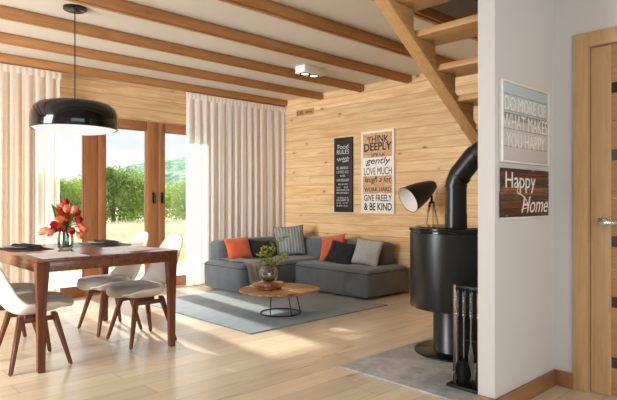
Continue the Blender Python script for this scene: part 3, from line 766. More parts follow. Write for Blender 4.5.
# posters and small sign on the wood wall ------------------------------------
def on_wood(bm, yl, x):         # local XZ lettering -> wood wall facing -X, text starts at yl and runs towards -Y
    bmesh.ops.transform(bm, matrix=Matrix.Translation((x, yl, 0)) @ Matrix.Rotation(R(-90), 4, 'Z'), verts=bm.verts); return bm
P = thing('poster', 'tall narrow black board with small white lettering on the wood wall', 'poster', (5.5, 5.09, .975))
b = new(); box(b, 5.472, 5.499, 4.92, 5.255, .975, 1.993, .003); obj('board', b, 'black_wood', P)
b = new()
for (zc, h_, t_, x0, x1, bo) in ((1.835, .062, 'Food', .07, .265, .02), (1.765, .058, 'RULES', .055, .28, .03)):
    obj('lettering', on_wood(text_bm(t_, x0, x1, zc, zc + h_, 0), 5.255, 5.4715), 'chalk', P)
rn = random.Random(5)
def scribble(x0, x1, z, h, n, kind):
    if kind == 'script':
        pts = [(x0 + (x1 - x0) * q / (n * 6), 5.4705 - 0, z + h * (.5 + .5 * math.sin(q * 1.05) * rn.uniform(.5, 1)) + .02 * q / (n * 6)) for q in range(n * 6 + 1)]
        t = new(); tube(t, [(p[0], 0, p[2]) for p in pts], .004, 5); return t
    t = new(); x = x0
    while x < x1 - .012:
        w = rn.uniform(.011, .020)
        k_ = rn.randint(0, 3)
        box(t, x, x + .005, -.001, 0, z, z + h)
        if k_ != 1: box(t, x, x + w * .8, -.001, 0, z + h * .8, z + h)
        if k_ != 2: box(t, x, x + w * .8, -.001, 0, z, z + h * .2)
        if k_ > 1: box(t, x + w * .6, x + w * .85, -.001, 0, z, z + h)
        x += w + (.014 if rn.random() < .15 else .005)
    return t
for q_ in ((.06, .28, 1.665, .05, 6), (.16, .27, 1.64, .035, 4)): obj('flourish', on_wood(scribble(*q_, 'script'), 5.255, 5.471), 'chalk', P)
for (x0, x1, z, h) in ((.05, .28, 1.56, .036), (.05, .28, 1.505, .036), (.12, .22, 1.455, .028), (.05, .285, 1.395, .034), (.08, .26, 1.345, .02), (.05, .14, 1.30, .022), (.19, .28, 1.30, .022), (.05, .28, 1.265, .022), (.05, .28, 1.225, .024), (.07, .27, 1.16, .022), (.05, .28, 1.125, .024), (.05, .14, 1.09, .02), (.17, .28, 1.09, .02), (.05, .16, 1.05, .022), (.18, .27, 1.05, .018)):
    obj('lettering', on_wood(scribble(x0, x1, z, h, 5, 'block'), 5.255, 5.4715), 'chalk', P)

P = thing('poster', 'large white-framed poster of black lettering on wood boards, right of the narrow black one', 'poster', (5.5, 4.485, .97))
b = new(); y0, y1, z0, z1 = 4.217, 4.758, .968, 2.035; fw = .028
box(b, 5.470, 5.499, y0, y0 + fw, z0, z1, .002); box(b, 5.470, 5.499, y1 - fw, y1, z0, z1, .002); box(b, 5.470, 5.499, y0 + fw, y1 - fw, z0, z0 + fw, .002); box(b, 5.470, 5.499, y0 + fw, y1 - fw, z1 - fw, z1, .002)
obj('frame', b, 'white_lacquer', P, label='white frame')
obj('printed_board', box(new(), 5.478, 5.498, y0 + fw - .002, y1 - fw + .002, z0 + fw - .002, z1 - fw + .002), 'poster_wood', P)
b = new(); H_ = z1 - z0
for (t_, f0, f1, x0, x1, bo, sh, ar) in (('THINK', .155, .075, .10, .45, .02, 0, .018), ('DEEPLY', .25, .155, .045, .50, .035, 0, .012), ('SPEAK', .315, .275, .16, .40, .01, 0, .004),
        ('gently', .425, .325, .075, .48, .012, .25, 0), ('LOVE MUCH', .535, .445, .045, .50, .02, 0, 0), ('laugh a lot', .645, .555, .055, .49, .008, .3, 0), ('WORK HARD', .735, .685, .05, .49, .015, 0, 0), ('GIVE FREELY', .855, .775, .045, .50, .02, 0, 0), ('& BE KIND', .965, .875, .045, .50, .025, 0, 0)):
    obj('lettering', on_wood(text_bm(t_, x0, x1, z1 - f0 * H_, z1 - f1 * H_, 0.0 if 'M' in t_ else bo * .7, sh, arch=ar), y1, 5.4778), 'black_letter', P)

P = thing('wall_sign', 'tiny sign with dark lettering high on the wood wall near the curtain', 'sign', (5.5, 5.87, 2.42))
obj('plate', box(new(), 5.488, 5.499, 5.68, 6.05, 2.385, 2.475, .002), 'oak_y', P)
for q_ in ((.015, .155, 2.40, .055, 5), (.19, .355, 2.41, .03, 5)): obj('lettering', on_wood(scribble(*q_, 'block'), 6.05, 5.4878), 'black_letter', P)

# signs on the white partition -------------------------------------------------
def on_part(bm, y): bmesh.ops.translate(bm, vec=(0, y, 0), verts=bm.verts); return bm
P = thing('wall_art', 'pale pastel board sign with white capital lettering, the upper one on the white wall', 'sign', (3.05, PY, 1.345))
b = new(); x0, x1, z0, z1 = 2.724, 3.306, 1.341, 1.782; fw = .012
for q in ((x0, x0 + fw, z0, z1), (x1 - fw, x1, z0, z1), (x0 + fw, x1 - fw, z0, z0 + fw), (x0 + fw, x1 - fw, z1 - fw, z1)): box(b, q[0], q[1], PY - .026, PY - .001, q[2], q[3], .002)
obj('frame', b, 'white_lacquer', P)
b = new(); bz = [z0 + fw, 1.43, 1.525, 1.622, 1.71, z1 - fw]
for a, c_ in zip(bz, bz[1:]): box(b, x0 + fw, x1 - fw, PY - .020, PY - .002, a + .001, c_ - .001, .002)
obj('boards', b, 'pastel', P)
b = new()
for (t_, xa, xb, za, zb) in (('DO MORE OF', 2.755, 3.262, 1.622, 1.70), ('WHAT MAKES', 2.735, 3.284, 1.525, 1.605), ('YOU HAPPY', 2.77, 3.250, 1.425, 1.505)):
    obj('lettering', on_part(text_bm(t_, xa, xb, za, zb, .0), PY - .0202), 'white_letter', P)
P = thing('wall_art', 'dark reclaimed-wood sign with white script lettering, the lower one on the white wall', 'sign', (3.05, PY, 1.04))
b = new(); bz = [1.048, 1.095, 1.14, 1.185, 1.23, 1.275, 1.312]; x0, x1 = 2.730, 3.306; rn = random.Random(8)
for a, c_ in zip(bz, bz[1:]): o_ = rn.uniform(-.004, .006); box(b, x0 + o_, x1 - rn.uniform(0, .006), PY - .022, PY - .006, a + .0008, c_ - .0008, .002)
obj('boards', b, 'reclaimed', P)
b = new(); box(b, x0 - .004, x1, PY - .02, PY - .001, 1.036, 1.047, .002); obj('bottom_edge', b, 'white_lacquer', P)
obj('lettering', on_part(text_bm('Happy', 2.758, 3.120, 1.178, 1.292, .0), PY - .0222), 'white_letter', P); obj('lettering', on_part(text_bm('Home', 2.945, 3.288, 1.068, 1.160, .0, .35), PY - .0222), 'white_letter', P)
t = new(); tube(t, [(2.985 + .10 * math.sin(q * .42) * (1 - q / 22) - .045, PY - .0235, 1.075 + .0115 * q + .010 * math.cos(q * .9)) for q in range(0, 15)], .0028, 5); obj('flourish', t, 'white_letter', P)

# stairs ---------------------------------------------------------------------
ST = thing('staircase', 'open oak staircase with a saw-tooth stringer rising above the black stove', 'staircase', (3.3, 2.15, 0))
yo, yi = 2.20, 2.10; gx, rz = .25, .178
def zu(k): return 2.20 - rz * k          # underside of tread k
def xb(k): return 2.95 + gx * k          # back edge of tread k
und = lambda x: 2.388 - .687 * (x - 2.632) - .0
poly = [(xb(-3) - .02, zu(-3)), (xb(-3) + gx - .015, zu(-3))]
for k in range(-2, 8): poly += [(xb(k) - .015, zu(k)), (xb(k) + gx - .015, zu(k))]
poly += [(xb(7) + gx - .015, und(xb(7) + gx)), (xb(-3) - .02, und(xb(-3) - .02))]
# split into convex-ish pieces: sloping beam + teeth
sb = new(); xa, xe = xb(-3) - .02, xb(7) + gx - .015; th = .072
prism(sb, [(xa, und(xa)), (xe, und(xe)), (xe, und(xe) + th), (xa, und(xa) + th)], 'XZ', yi, yo, .008)
for k in range(-3, 8):
    x0_, x1_ = xb(k) - .015, xb(k) + gx - .015
    prism(sb, [(x0_, und(x0_) + th - .02), (x1_, und(x1_) + th - .02), (x1_, zu(k)), (x0_, zu(k))], 'XZ', yi + .004, yo - .004)
obj('stringer', sb, 'oak_x', ST)
for k in range(-3, 8):
    t = new(); box(t, xb(k), xb(k) + .285, PY + .101, yo + .02, zu(k), zu(k) + .042, .005); obj('tread', t, 'oak_y', ST)
t = new(); box(t, 4.93, 5.49, PY + .101, 2.22, .735, .78, .005); obj('landing', t, 'oak_y', ST)
for (x, y) in ((4.97, 2.16), (5.44, 2.16), (4.97, 1.57), (5.44, 1.57)):
    t = new(); box(t, x - .035, x + .035, y - .035, y + .035, 0, .737, .004); obj('post', t, 'oak_z', ST)
for q in range(3):
    t = new(); box(t, 4.95, 5.48, 2.22 + .25 * q, 2.22 + .26 + .25 * q, .56 - .19 * q, .602 - .19 * q, .005); obj('tread', t, 'oak_x', ST)
for x in (4.95, 5.45):
    t = new(); prism(t, [(2.2, .0), (2.97, 0.0), (2.97, .182), (2.72, .182), (2.72, .372), (2.47, .372), (2.47, .562), (2.2, .562)], 'YZ', x, x + .03); obj('side_panel', t, 'oak_y', ST)

# stove ---------------------------------------------------------------------
SX, SY = 3.60, 2.20
W = thing('wood_stove', 'round black wood stove on a pedestal with a bent flue pipe', 'stove', (SX, SY, .012))
def lth(prof, n=64): b = new(); lathe(b, prof, (SX, SY, 0), n); return b
obj('base_plate', lth([(0, .0125), (.300, .0125), (.305, .016), (.305, .024), (.300, .028), (0, .028)]), 'black_steel', W)
obj('pedestal', lth([(.168, .026), (.165, .03), (.165, .365), (0, .365)]), 'black_steel', W)
obj('firebox', lth([(0, .352), (.325, .352), (.334, .355), (.338, .363), (.338, .900), (.332, .904), (0, .904)]), 'black_steel', W)
obj('top_plate', lth([(0, .902), (.328, .902), (.328, .912), (.341, .914), (.343, .918), (.343, .934), (.338, .938), (.30, .940), (.295, .946), (.12, .946), (0, .946)]), 'black_gloss', W)
# curved door panel standing proud on the side that faces the room, with a glass and a handle
def arc_panel(a0, a1, z0, z1, r0, r1, n=24):
    b = new(); rows = []
    for q in range(n + 1):
        a = R(a0 + (a1 - a0) * q / n); c_, s_ = math.cos(a), math.sin(a)
        rows.append([b.verts.new((SX + r * c_, SY + r * s_, z)) for r, z in ((r0, z0), (r1, z0), (r1, z1), (r0, z1))])
    for p_, q_ in zip(rows, rows[1:]):
        for i in range(4): b.faces.new((p_[i], p_[(i + 1) % 4], q_[(i + 1) % 4], q_[i])).smooth = True
    b.faces.new(rows[0][::-1]); b.faces.new(rows[-1]); return b
dr = obj('door', arc_panel(198, 252, .372, .896, .330, .344), 'black_steel', W)
obj('seam', arc_panel(253, 254, .372, .896, .332, .3395, 3), 'black_metal', dr)
pp = new(); tube(pp, [(SX, SY, .942), (SX, SY, 1.04)], .082, 32); obj('pipe_collar', pp, 'black_steel', W)
pp = new(); tube(pp, [(SX, SY, 1.02), (SX, SY, 1.265)], .078, 32); obj('flue_pipe', pp, 'black_steel', W)
pp = new(); d_ = Vector((-.10, -.99, 0)).normalized()
def fl(s_, z): return Vector((SX, SY, z)) + d_ * s_
tube(pp, [fl(0, 1.24), fl(0, 1.262), fl(.03, 1.325), fl(.165, 1.458), fl(.22, 1.49), fl(.585, 1.49)], .0785, 32); obj('flue_elbow', pp, 'black_steel', W, sharp=25)
for (p0, p1) in ((fl(0, 1.235), fl(0, 1.25)), (fl(.035, 1.319), fl(.046, 1.330)), (fl(.178, 1.459), fl(.189, 1.469))):
    pp = new(); tube(pp, [p0, p1], .083, 32); obj('pipe_ring', pp, 'black_steel', W)

# fire tool stand and its tools ------------------------------------------------
TX, TYA, TYB = 2.975, 1.60, 1.80
F = thing('fire_tool_stand', 'dark metal fireplace tool stand on the hearth beside the white wall end', 'fire tool stand', (TX, 1.70, .012))
b = new(); box(b, TX - .085, TX + .085, 1.575, 1.835, .0125, .03, .003); obj('base', b, 'black_metal', F)
for y in (TYA, TYB):
    b = new(); box(b, TX - .045, TX - .015, y - .012, y + .012, .028, .625, .002); obj('post', b, 'brown_reflection', F, label='flat metal post, brown reflection in its colour')
b = new(); box(b, TX - .04, TX - .02, TYA, TYB, .60, .622, .002); obj('crossbar', b, 'black_metal', F); b = new(); tube(b, [(TX - .03, TYA, .30), (TX - .03, TYB, .30)], .005); obj('crossbar', b, 'black_metal', F)
for q in range(4): b = new(); tube(b, [(TX - .03, 1.63 + q * .047, .605), (TX - .075, 1.63 + q * .047, .60), (TX - .078, 1.63 + q * .047, .615)], .004, 6); obj('hook', b, 'black_metal', F)
def twisted(b, x, y, z0, z1):
    for s_ in range(2):
        tube(b, [(x + .006 * math.cos(q * .9 + s_ * PI), y + .006 * math.sin(q * .9 + s_ * PI), z0 + (z1 - z0) * q / 30) for q in range(31)], .0055, 6)
def tool(name, label, y, end):
    x = TX - .066; t = thing(name, label, 'fire tool', (x, y, .06)); b = new(); twisted(b, x, y, .44, .585)
    tube(b, [(x, y, .58), (x, y - .009, .592), (x, y, .604), (x, y + .009, .592), (x, y, .58)], .003, 6); obj('twisted_handle', b, 'iron', t)
    b = new(); tube(b, [(x, y, .445), (x, y, .14)], .0055, 8); obj('rod', b, 'iron', t)
    b = new()
    if end == 'shovel':
        n = 10; g = []
        for j in range(n + 1):
            s_ = j / n; hw = .052 * math.sin(PI * (.18 + .62 * s_)) * 1.05; z = .185 - .125 * s_
            g.append([b.verts.new((x - .012 - .018 * (1 - (2 * i / 8 - 1) ** 2), y + hw * (2 * i / 8 - 1), z)) for i in range(9)])
        for p_, q_ in zip(g, g[1:]):
            for i in range(8): b.faces.new((p_[i], p_[i + 1], q_[i + 1], q_[i])).smooth = True
        bmesh.ops.solidify(b, geom=list(b.faces), thickness=.003); tube(b, [(x, y, .2), (x - .02, y, .15)], .007, 8); mt = 'black_metal'
    elif end == 'brush':
        rn = random.Random(4); tube(b, [(x, y, .20), (x, y, .15)], [.008, .016], 10); mt = 'black_metal'
        for q in range(70):
            a = rn.uniform(0, 6.28); r_ = rn.uniform(0, .016); tube(b, [(x + r_ * math.cos(a) * .8, y + r_ * math.sin(a) * .8, .155), (x + r_ * math.cos(a) * 1.3, y + r_ * math.sin(a) * 1.3, .065)], .0012, 4)
    elif end == 'poker':
        tube(b, [(x, y, .15), (x, y, .075), (x, y, .065)], [.0055, .005, .002], 8); tube(b, [(x, y, .12), (x - .02, y + .012, .105), (x - .028, y + .016, .085)], [.005, .0045, .002], 8); mt = 'iron'
    else:
        for s_ in (-1, 1): tube(b, [(x, y, .30), (x, y + s_ * .012, .22), (x, y + s_ * .014, .12), (x, y + s_ * .004, .075)], .0045, 8)
        mt = 'iron'
    obj({'shovel': 'pan', 'brush': 'bristles', 'poker': 'hook_tip', 'tongs': 'jaws'}[end], b, mt, t)
tool('poker', 'iron fire poker with twisted handle, leftmost on the stand', 1.771, 'poker')
tool('ash_shovel', 'ash shovel with a black pan hanging on the fire tool stand', 1.724, 'shovel')
tool('fire_tongs', 'iron fire tongs with two jaws hanging on the fire tool stand', 1.677, 'tongs')
tool('hearth_brush', 'hearth brush hanging on the fire tool stand nearest the white wall', 1.630, 'brush')

# tripod floor lamp ------------------------------------------------------------
LX, LY = 5.12, 3.43
L = thing('floor_lamp', 'black bullet-shaped floor lamp on wooden tripod legs behind the stove', 'lamp', (LX, LY, 0))
for an in (100, 220, 340):
    b = new(); a = R(an); tube(b, [(LX + .022 * math.cos(a), LY + .022 * math.sin(a), 1.10), (LX + .27 * math.cos(a), LY + .27 * math.sin(a), .004)], [.015, .012], 12); obj('leg', b, 'oak_z', L)
b = new(); lathe(b, [(0, 1.06), (.03, 1.06), (.034, 1.07), (.030, 1.12), (.014, 1.13), (.012, 1.19), (0, 1.19)], (LX, LY, 0), 20); obj('pivot', b, 'black_metal', L)
axis = (Vector((-.725, .688, 0)) * .80 + Vector((-.688, -.725, 0)) * .36 + Vector((0, 0, -.44))).normalized()
q_ = axis.to_track_quat('Z', 'Y').to_matrix().to_4x4(); hc = Vector((LX - .10, LY + .09, 1.215))
b = new(); lathe(b, [(.0, -.235), (.025, -.233), (.046, -.218), (.066, -.18), (.092, -.11), (.118, -.02), (.138, .08), (.150, .165), (.151, .17), (.147, .17), (.136, .08), (.115, -.02), (.088, -.11), (.06, -.18), (0, -.21)], hc, 44, q_)
hd = obj('lamp_shade', b, 'black_metal', L, sharp=180)
b = new(); lathe(b, [(0, -.165), (.058, -.16), (.086, -.105), (.113, -.018), (.134, .08), (.1445, .166), (.145, .168)], hc, 44, q_); obj('shade_lining', b, 'white_lacquer', hd, sharp=180, label='white inside of the shade')
b = new(); ball(b, hc + axis * .01, .036); obj('bulb', b, 'white_lacquer', hd)
b = new(); e0 = hc - axis * .22; tube(b, [e0, e0 + Vector((0.02, -.03, -.06)), (LX + .02, LY - .03, 1.12), (LX + .01, LY, 1.07)], .004, 6); obj('cable', b, 'chrome', L, label='pale looped cable')

# ceiling spot ---------------------------------------------------------------
C = thing('ceiling_spotlight', 'white box ceiling light with two lit spots between the beams', 'ceiling light', (4.325, 4.54, ZC))
b = new(); box(b, 4.17, 4.48, 4.46, 4.62, 2.575, ZC - .001, .004); obj('housing', b, 'white_lacquer', C)
for x in (4.25, 4.39):
    b = new(); lathe(b, [(.044, 2.576), (.062, 2.574), (.062, 2.568), (.050, 2.567), (.044, 2.57)], (x, 4.54, 0), 28); r_ = obj('lamp_ring', b, 'black_metal', C, label='black ring round the lit spot')
    b = new(); lathe(b, [(0, 2.573), (.045, 2.573), (.045, 2.5745), (0, 2.5745)], (x, 4.54, 0), 24); obj('spot', b, 'led', r_)

# pendant ---------------------------------------------------------------------
PXX, PYY = 1.633, 4.404
D = thing('pendant_lamp', 'large glossy black dome pendant lamp hanging over the dining table', 'lamp', (PXX, PYY, ZC))
b = new(); lathe(b, [(0, ZC - .028), (.07, ZC - .028), (.088, ZC - .018), (.088, ZC - .001), (0, ZC - .001)], (PXX, PYY, 0), 36); obj('canopy', b, 'black_gloss', D)
b = new(); tube(b, [(PXX, PYY, ZC - .02), (PXX, PYY, 1.915)], .0045, 8); obj('cord', b, 'black_metal', D)
b = new(); lathe(b, [(0, 1.962), (.014, 1.962), (.016, 1.952), (.12, 1.950), (.22, 1.943), (.285, 1.925), (.325, 1.890), (.342, 1.84), (.345, 1.78), (.343, 1.735), (.340, 1.729), (.334, 1.729), (.334, 1.78), (.331, 1.84), (.313, 1.885), (.27, 1.918), (.2, 1.93), (0, 1.936)], (PXX, PYY, -.032), 64, Matrix.Diagonal((.94, .94, 1, 1)))
sh = obj('lamp_shade', b, 'black_gloss', D, sharp=180)
b = new(); lathe(b, [(.333, 1.738), (.31, 1.722), (.25, 1.710), (.15, 1.704), (0, 1.702)], (PXX, PYY, -.032), 64, Matrix.Diagonal((.94, .94, 1, 1))); obj('diffuser', b, 'lamp_white', sh, sharp=180, label='white glowing diffuser')

# dining table ------------------------------------------------------------------
tx0, tx1, ty0, ty1 = 1.165, 2.20, 3.80, 5.12
T = thing('dining_table', 'reddish walnut dining table with tapered legs set for a meal', 'table', (1.68, 4.46, 0))
b = new(); prism(b, [(tx0, ty0), (tx1, ty0), (tx1, ty1), (tx0, ty1)], 'XY', .727, .750, .005); obj('tabletop', b, 'walnut_x', T)
b = new()
box(b, tx0 + .05, tx1 - .05, ty0 + .008, ty0 + .03, .662, .728, .002); box(b, tx0 + .05, tx1 - .05, ty1 - .03, ty1 - .008, .662, .728, .002)
box(b, tx0 + .008, tx0 + .03, ty0 + .05, ty1 - .05, .662, .728, .002); box(b, tx1 - .03, tx1 - .008, ty0 + .05, ty1 - .05, .662, .728, .002); obj('apron', b, 'walnut_x', T)
for sx, sy in ((0, 0), (1, 0), (0, 1), (1, 1)):
    b = new(); ex = tx0 + .002 if sx == 0 else tx1 - .002; ey = ty0 + .002 if sy == 0 else ty1 - .002; dx = 1 if sx == 0 else -1; dy = 1 if sy == 0 else -1
    top = [(ex, ey), (ex + dx * .085, ey), (ex + dx * .085, ey + dy * .07), (ex, ey + dy * .07)]; bx_, by_ = ex + dx * .012, ey + dy * .012
    bot = [(bx_, by_), (bx_ + dx * .046, by_), (bx_ + dx * .046, by_ + dy * .046), (bx_, by_ + dy * .046)]
    mid = [(a * .72 + c_ * .28, d * .72 + e * .28) for (a, d), (c_, e) in zip(bot, top)]
    vs = [[b.verts.new((x, y, z)) for x, y in ring] for ring, z in ((bot, 0.0), (mid, .45), (top, .728))]
    for p_, q_ in zip(vs, vs[1:]):
        for i in range(4): b.faces.new((p_[i], p_[(i + 1) % 4], q_[(i + 1) % 4], q_[i]))
    b.faces.new(vs[0]); b.faces.new(vs[-1]); bmesh.ops.recalc_face_normals(b, faces=b.faces); bmesh.ops.bevel(b, geom=list(b.edges), offset=.005, segments=2, affect='EDGES'); obj('leg', b, 'walnut_z', T)

# dining chairs (front of the chair towards local +X) ----------------------------
def cat(p, t):
    n = len(p) - 1; f = t * n; i = min(int(f), n - 1); u = f - i
    a, b, c, d = p[max(i - 1, 0)], p[i], p[i + 1], p[min(i + 2, n)]
    return [0.5 * (2 * b[k] + (c[k] - a[k]) * u + (2 * a[k] - 5 * b[k] + 4 * c[k] - d[k]) * u * u + (3 * b[k] - a[k] - 3 * c[k] + d[k]) * u ** 3) for k in range(len(b))]
# x, z, half width, side curl
SH = [(.216, .402, .150, .000), (.212, .402, .175, .006), (.185, .382, .205, .040), (.11, .360, .230, .082), (-.03, .347, .236, .096), (-.13, .370, .236, .090), (-.205, .455, .226, .075), (-.245, .545, .214, .065), (-.275, .64, .196, .050), (-.305, .74, .168, .035), (-.325, .805, .130, .022), (-.335, .838, .075, .010), (-.337, .847, .02, .002)]
def shell():
    bm = new(); nu, nv = 44, 18; g = []
    for i in range(nu + 1):
        x, z, hw, cu = cat(SH, i / nu); x2, z2, _, _ = cat(SH, min(1, i / nu + .01)); x1, z1, _, _ = cat(SH, max(0, i / nu - .01))
        t = Vector((x2 - x1, 0, z2 - z1)).normalized(); nrm = Vector((t.z, 0, -t.x)); nrm = nrm if nrm.z >= 0 or nrm.x > 0 else -nrm
        if nrm.z < 0: nrm = -nrm if nrm.x < 0 else nrm
        row = []
        for j in range(nv + 1):
            v = -1 + 2 * j / nv; p = Vector((x, hw * v, z)) + nrm * cu * abs(v) ** 2.3
            row.append(bm.verts.new(p))
        g.append(row)
    for i in range(nu):
        for j in range(nv): bm.faces.new((g[i][j], g[i + 1][j], g[i + 1][j + 1], g[i][j + 1])).smooth = True
    bmesh.ops.recalc_face_normals(bm, faces=bm.faces)
    bmesh.ops.solidify(bm, geom=list(bm.faces), thickness=.011)
    return bm
def pad():
    bm = new(); n = 40; rings = []
    prof = [(0, .462), (.55, .465), (.84, .464), (.95, .457), (1.0, .441), (.99, .422), (.94, .408), (.80, .399), (0, .38)]
    for ri, (r, z) in enumerate(prof):
        if r == 0: rings.append([bm.verts.new((.04, 0, z))]); continue
        ring = []
        for q in range(n):
            a = 2 * PI * q / n; c_, s_ = math.cos(a), math.sin(a); e = .6
            x = .055 + .205 * r * math.copysign(abs(c_) ** e, c_); y = (.182 - .02 * max(0, -c_)) * r * math.copysign(abs(s_) ** e, s_)
            ring.append(bm.verts.new((x, y, z + .008 * (abs(y) / .2) ** 2 - (.010 if ri < 4 else .034) * (max(0, x - .10) / .16) ** 1.5)))
        rings.append(ring)
    for a, b in zip(rings, rings[1:]):
        for q in range(n):
            q2 = (q + 1) % n
            if len(a) == 1: bm.faces.new((a[0], b[q], b[q2]))
            elif len(b) == 1: bm.faces.new((a[q], a[q2], b[0]))
            else: bm.faces.new((a[q], a[q2], b[q2], b[q]))
    return bm
CH = thing('dining_chair', 'chair', 'chair', (0, 0, 0), 0, 'shell dining chairs round the table')
obj('shell', shell(), 'white_plastic', CH, True, sharp=180); obj('seat_pad', pad(), 'seat_pad', CH, True, sharp=180)
for sx in (-1, 1):
    for sy in (-1, 1):
        b = new(); top = Vector((sx * .105 - .0, sy * .125, .366 if sx > 0 else .366)); bot = Vector((sx * .192, sy * .212, 0.0))
        t_ = bmesh.new(); bmesh.ops.create_cube(t_, size=1)
        for v in t_.verts:
            z_ = v.co.z + .5; w = .042 * z_ + .026 * (1 - z_); p = bot.lerp(top, z_); v.co = Vector((p.x + v.co.x * w, p.y + v.co.y * w, p.z if z_ > .5 else 0.0))
        bmesh.ops.bevel(t_, geom=list(t_.edges), offset=.008, segments=3, affect='EDGES'); merge(b, t_); obj('leg', b, 'walnut_z', CH, True)
b = new()
for sy in (-1, 1): box(b, -.125, .125, sy * .135 - .014, sy * .135 + .014, .312, .344, .004)
box(b, -.014, .014, -.13, .13, .312, .342, .004); box(b, -.07, .07, -.09, .09, .335, .358, .004); obj('under_frame', b, 'walnut_z', CH, True)
CH['label'] = 'white shell chair on the right side of the table, nearest the rug'
CH.location = (2.075, 4.165, 0); CH.rotation_euler = (0, 0, PI)
dup(CH, (2.045, 4.70, 0), PI, 'white shell chair on the right side of the table, nearer the glazed doors')
dup(CH, (1.225, 4.105, 0), 0, 'white shell chair seen from behind at the near left corner of the table')
dup(CH, (1.225, 4.70, 0), 0, 'white shell chair on the left of the table, beyond the near one')

# table setting --------------------------------------------------------------
ZT = .7505
def pmat(cx, cy, mat, label, rz=0.0):
    b = new(); box(b, -.15, .15, -.21, .21, 0, .0035, .001, 1, Matrix.Translation((cx, cy, ZT)) @ Matrix.Rotation(R(rz), 4, 'Z'))
    return single('place_mat', b, mat, label, 'place mat', (cx, cy, ZT))
pmat(1.985, 4.15, 'mat_light', 'pale place mat on the table in front of the right-hand near chair', 2)
pmat(1.37, 4.02, 'mat_light', 'pale place mat at the near left corner of the table', -2)
pmat(2.015, 4.74, 'mat_dark', 'dark place mat under a plate beside the glazed doors', -1)
pmat(1.36, 4.72, 'mat_dark', 'dark place mat under a plate at the far left of the table', 2)
def plate(cx, cy, label, rz):
    z = ZT + .004; b = new(); lathe(b, [(0, z), (.085, z), (.10, z + .004), (.138, z + .018), (.141, z + .021), (.137, z + .022), (.10, z + .010), (.08, z + .007), (0, z + .007)], (cx, cy, 0), 40)
    single('dinner_plate', b, 'stoneware', label, 'plate', (cx, cy, z), sharp=180)
def napkin(cx, cy, label, rz):
    z = ZT + .0265; b = new(); m = Matrix.Translation((cx, cy, z)) @ Matrix.Rotation(R(rz), 4, 'Z')
    n = 12; g = []
    for i in range(n + 1):
        g.append([b.verts.new(m @ Vector((-.06 + .12 * i / n, -.19 + .38 * j / 20, .004 * math.sin(i * .9) + .004 - .0255 * max(0, abs(-.19 + .38 * j / 20) - .135) / .055 + .004))) for j in range(21)])
    for a, c_ in zip(g, g[1:]):
        for j in range(20): b.faces.new((a[j], a[j + 1], c_[j + 1], c_[j])).smooth = True
    bmesh.ops.solidify(b, geom=list(b.faces), thickness=.004)
    single('napkin', b, 'mat_dark', label, 'napkin', (cx, cy, z), sharp=180)
plate(2.015, 4.74, 'grey stoneware plate on the dark mat beside the glazed doors', 0)
plate(1.36, 4.72, 'grey stoneware plate on the dark mat at the far left of the table', 0)
napkin(2.02, 4.73, 'charcoal napkin lying across the plate beside the glazed doors', -4)
napkin(1.37, 4.71, 'charcoal napkin lying across the plate at the far left', 5)

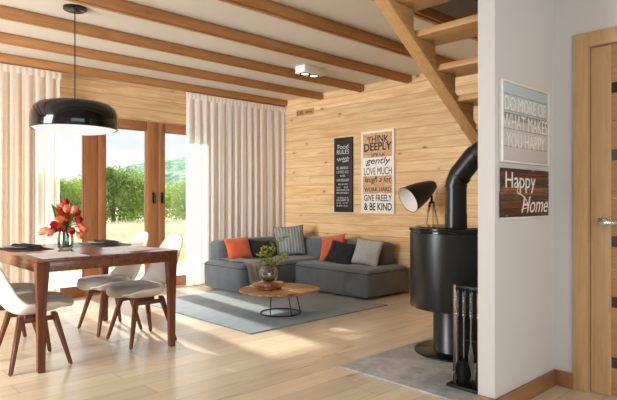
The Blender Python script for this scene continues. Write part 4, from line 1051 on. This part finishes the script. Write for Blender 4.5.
# vase of tulips -----------------------------------------------------------------
VX, VY = 1.585, 4.47
b = new(); z = ZT
lathe(b, [(0, z + .001), (.045, z + .001), (.056, z + .012), (.060, z + .05), (.058, z + .10), (.052, z + .135), (.054, z + .15), (.050, z + .15), (.048, z + .135), (.054, z + .10), (.056, z + .05), (.052, z + .016), (0, z + .012)], (VX, VY, 0), 36)
single('glass_vase', b, 'vase_glass', 'clear glass vase holding tulips on the dining table', 'vase', (VX, VY, ZT), sharp=180)
rn = random.Random(21)
def tulip(tip, mat, color, place, leaf):
    base = Vector((VX + rn.uniform(-.025, .025), VY + rn.uniform(-.025, .025), ZT + .02)); tip = Vector(tip)
    r = thing('tulip', '%s tulip in the glass vase, %s' % (color, place), 'tulip', base, 0, color + ' tulips in the dining table vase')
    rim = Vector((VX + (tip.x - VX) * .22, VY + (tip.y - VY) * .22, ZT + .145)); pts = []
    ctrl = [base, base.lerp(rim, .6), rim, rim.lerp(tip, .55) + Vector((0, 0, .02)), tip]
    for q in range(13): pts.append(Vector(cat(ctrl, q / 12)))
    b = new(); tube(b, pts, .0035, 6); obj('stem', b, 'tulip_leaf', r)
    d = (pts[-1] - pts[-3]).normalized(); m3 = d.to_track_quat('Z', 'Y').to_matrix().to_4x4(); b = new(); k0 = rn.uniform(0, 6)
    for pet in range(6):
        a0 = k0 + pet * PI / 3; rr = .026 if pet % 2 else .023; g = []
        for i in range(7):
            t = i / 6; rad = rr * math.sin(PI * (.12 + .66 * t)) * 1.05 + .002; zz = .068 * t; hw = .62 * math.sin(PI * (.10 + .84 * t)) ** .7
            g.append([b.verts.new(tip + (m3 @ Vector((rad * math.cos(a0 + hw * s_), rad * math.sin(a0 + hw * s_), zz)))) for s_ in (-1, -.5, 0, .5, 1)])
        for p_, q_ in zip(g, g[1:]):
            for i in range(4): b.faces.new((p_[i], p_[i + 1], q_[i + 1], q_[i])).smooth = True
    obj('bloom', b, mat, r, sharp=180)
    if leaf:
        b = new(); g = []; la = rn.uniform(-1.4, .2); sd = Vector((math.cos(la), math.sin(la), 0)); e = rim + Vector(((tip.x - VX) * .75, (tip.y - VY) * .75, .215)) + sd * rn.uniform(-.06, .06)
        for i in range(9):
            t = i / 8; p = rim * (1 - t) ** 2 + (rim + Vector((0, 0, .12))) * 2 * t * (1 - t) + e * t * t; w = .030 * math.sin(PI * (.1 + .9 * t)) + .001
            g.append([b.verts.new(p - sd * w), b.verts.new(p + Vector((0, 0, -.006))), b.verts.new(p + sd * w)])
        for p_, q_ in zip(g, g[1:]):
            for i in range(2): b.faces.new((p_[i], p_[i + 1], q_[i + 1], q_[i])).smooth = True
        obj('leaf', b, 'tulip_leaf', r, sharp=180)
# offsets: s = to the right in the photo, f = towards the viewer, h = height above the table
for (s, f, h, mt, cn, place, lf) in (
    (.00, .00, .335, 'tulip_red', 'red', 'the topmost bloom', 0), (.03, .05, .29, 'tulip_orange', 'orange', 'just below the topmost bloom', 0), (-.01, .05, .27, 'tulip_red', 'red', 'left of the middle near the top', 0),
    (.065, .03, .285, 'tulip_pink', 'pink', 'right of the topmost bloom', 0), (.0, .07, .225, 'tulip_orange', 'orange', 'in the middle of the bunch', 0), (.045, .08, .235, 'tulip_red', 'red', 'in the middle, right', 0),
    (-.03, .06, .20, 'tulip_red', 'red', 'low at the left of the middle', 1), (.02, .10, .185, 'tulip_red', 'red', 'low in front of the vase rim', 0), (.10, .05, .225, 'tulip_red', 'red', 'out to the upper right', 0),
    (.13, .04, .17, 'tulip_orange', 'orange', 'largest bloom hanging out to the right', 0), (.125, .07, .135, 'tulip_orange', 'orange', 'lowest bloom on the right', 0), (.075, .09, .165, 'tulip_red', 'red', 'low at the right of the middle', 0),
    (-.10, .05, .165, 'tulip_pink', 'pink', 'out to the left', 1), (-.135, .03, .155, 'tulip_pink', 'pink', 'farthest out to the left', 1), (-.06, .07, .155, 'tulip_pink', 'pink', 'low at the left', 0),
    (.05, -.04, .26, 'tulip_red', 'red', 'behind the pink one near the top', 0), (-.05, -.03, .24, 'tulip_orange', 'orange', 'behind the tall leaves', 1), (-.02, .02, .30, 'tulip_orange', 'orange', 'beside the topmost bloom on its left', 0), (-.045, .01, .18, 'tulip_red', 'red', 'half hidden behind the low left blooms', 1), (-.025, -.03, .20, 'tulip_pink', 'pink', 'hidden behind the middle blooms', 1), (.09, .02, .195, 'tulip_orange', 'orange', 'between the two right-hand red blooms', 0)):
    tulip((VX + .725 * s - .688 * f, VY - .688 * s - .725 * f, ZT + h), mt, cn, place, lf)
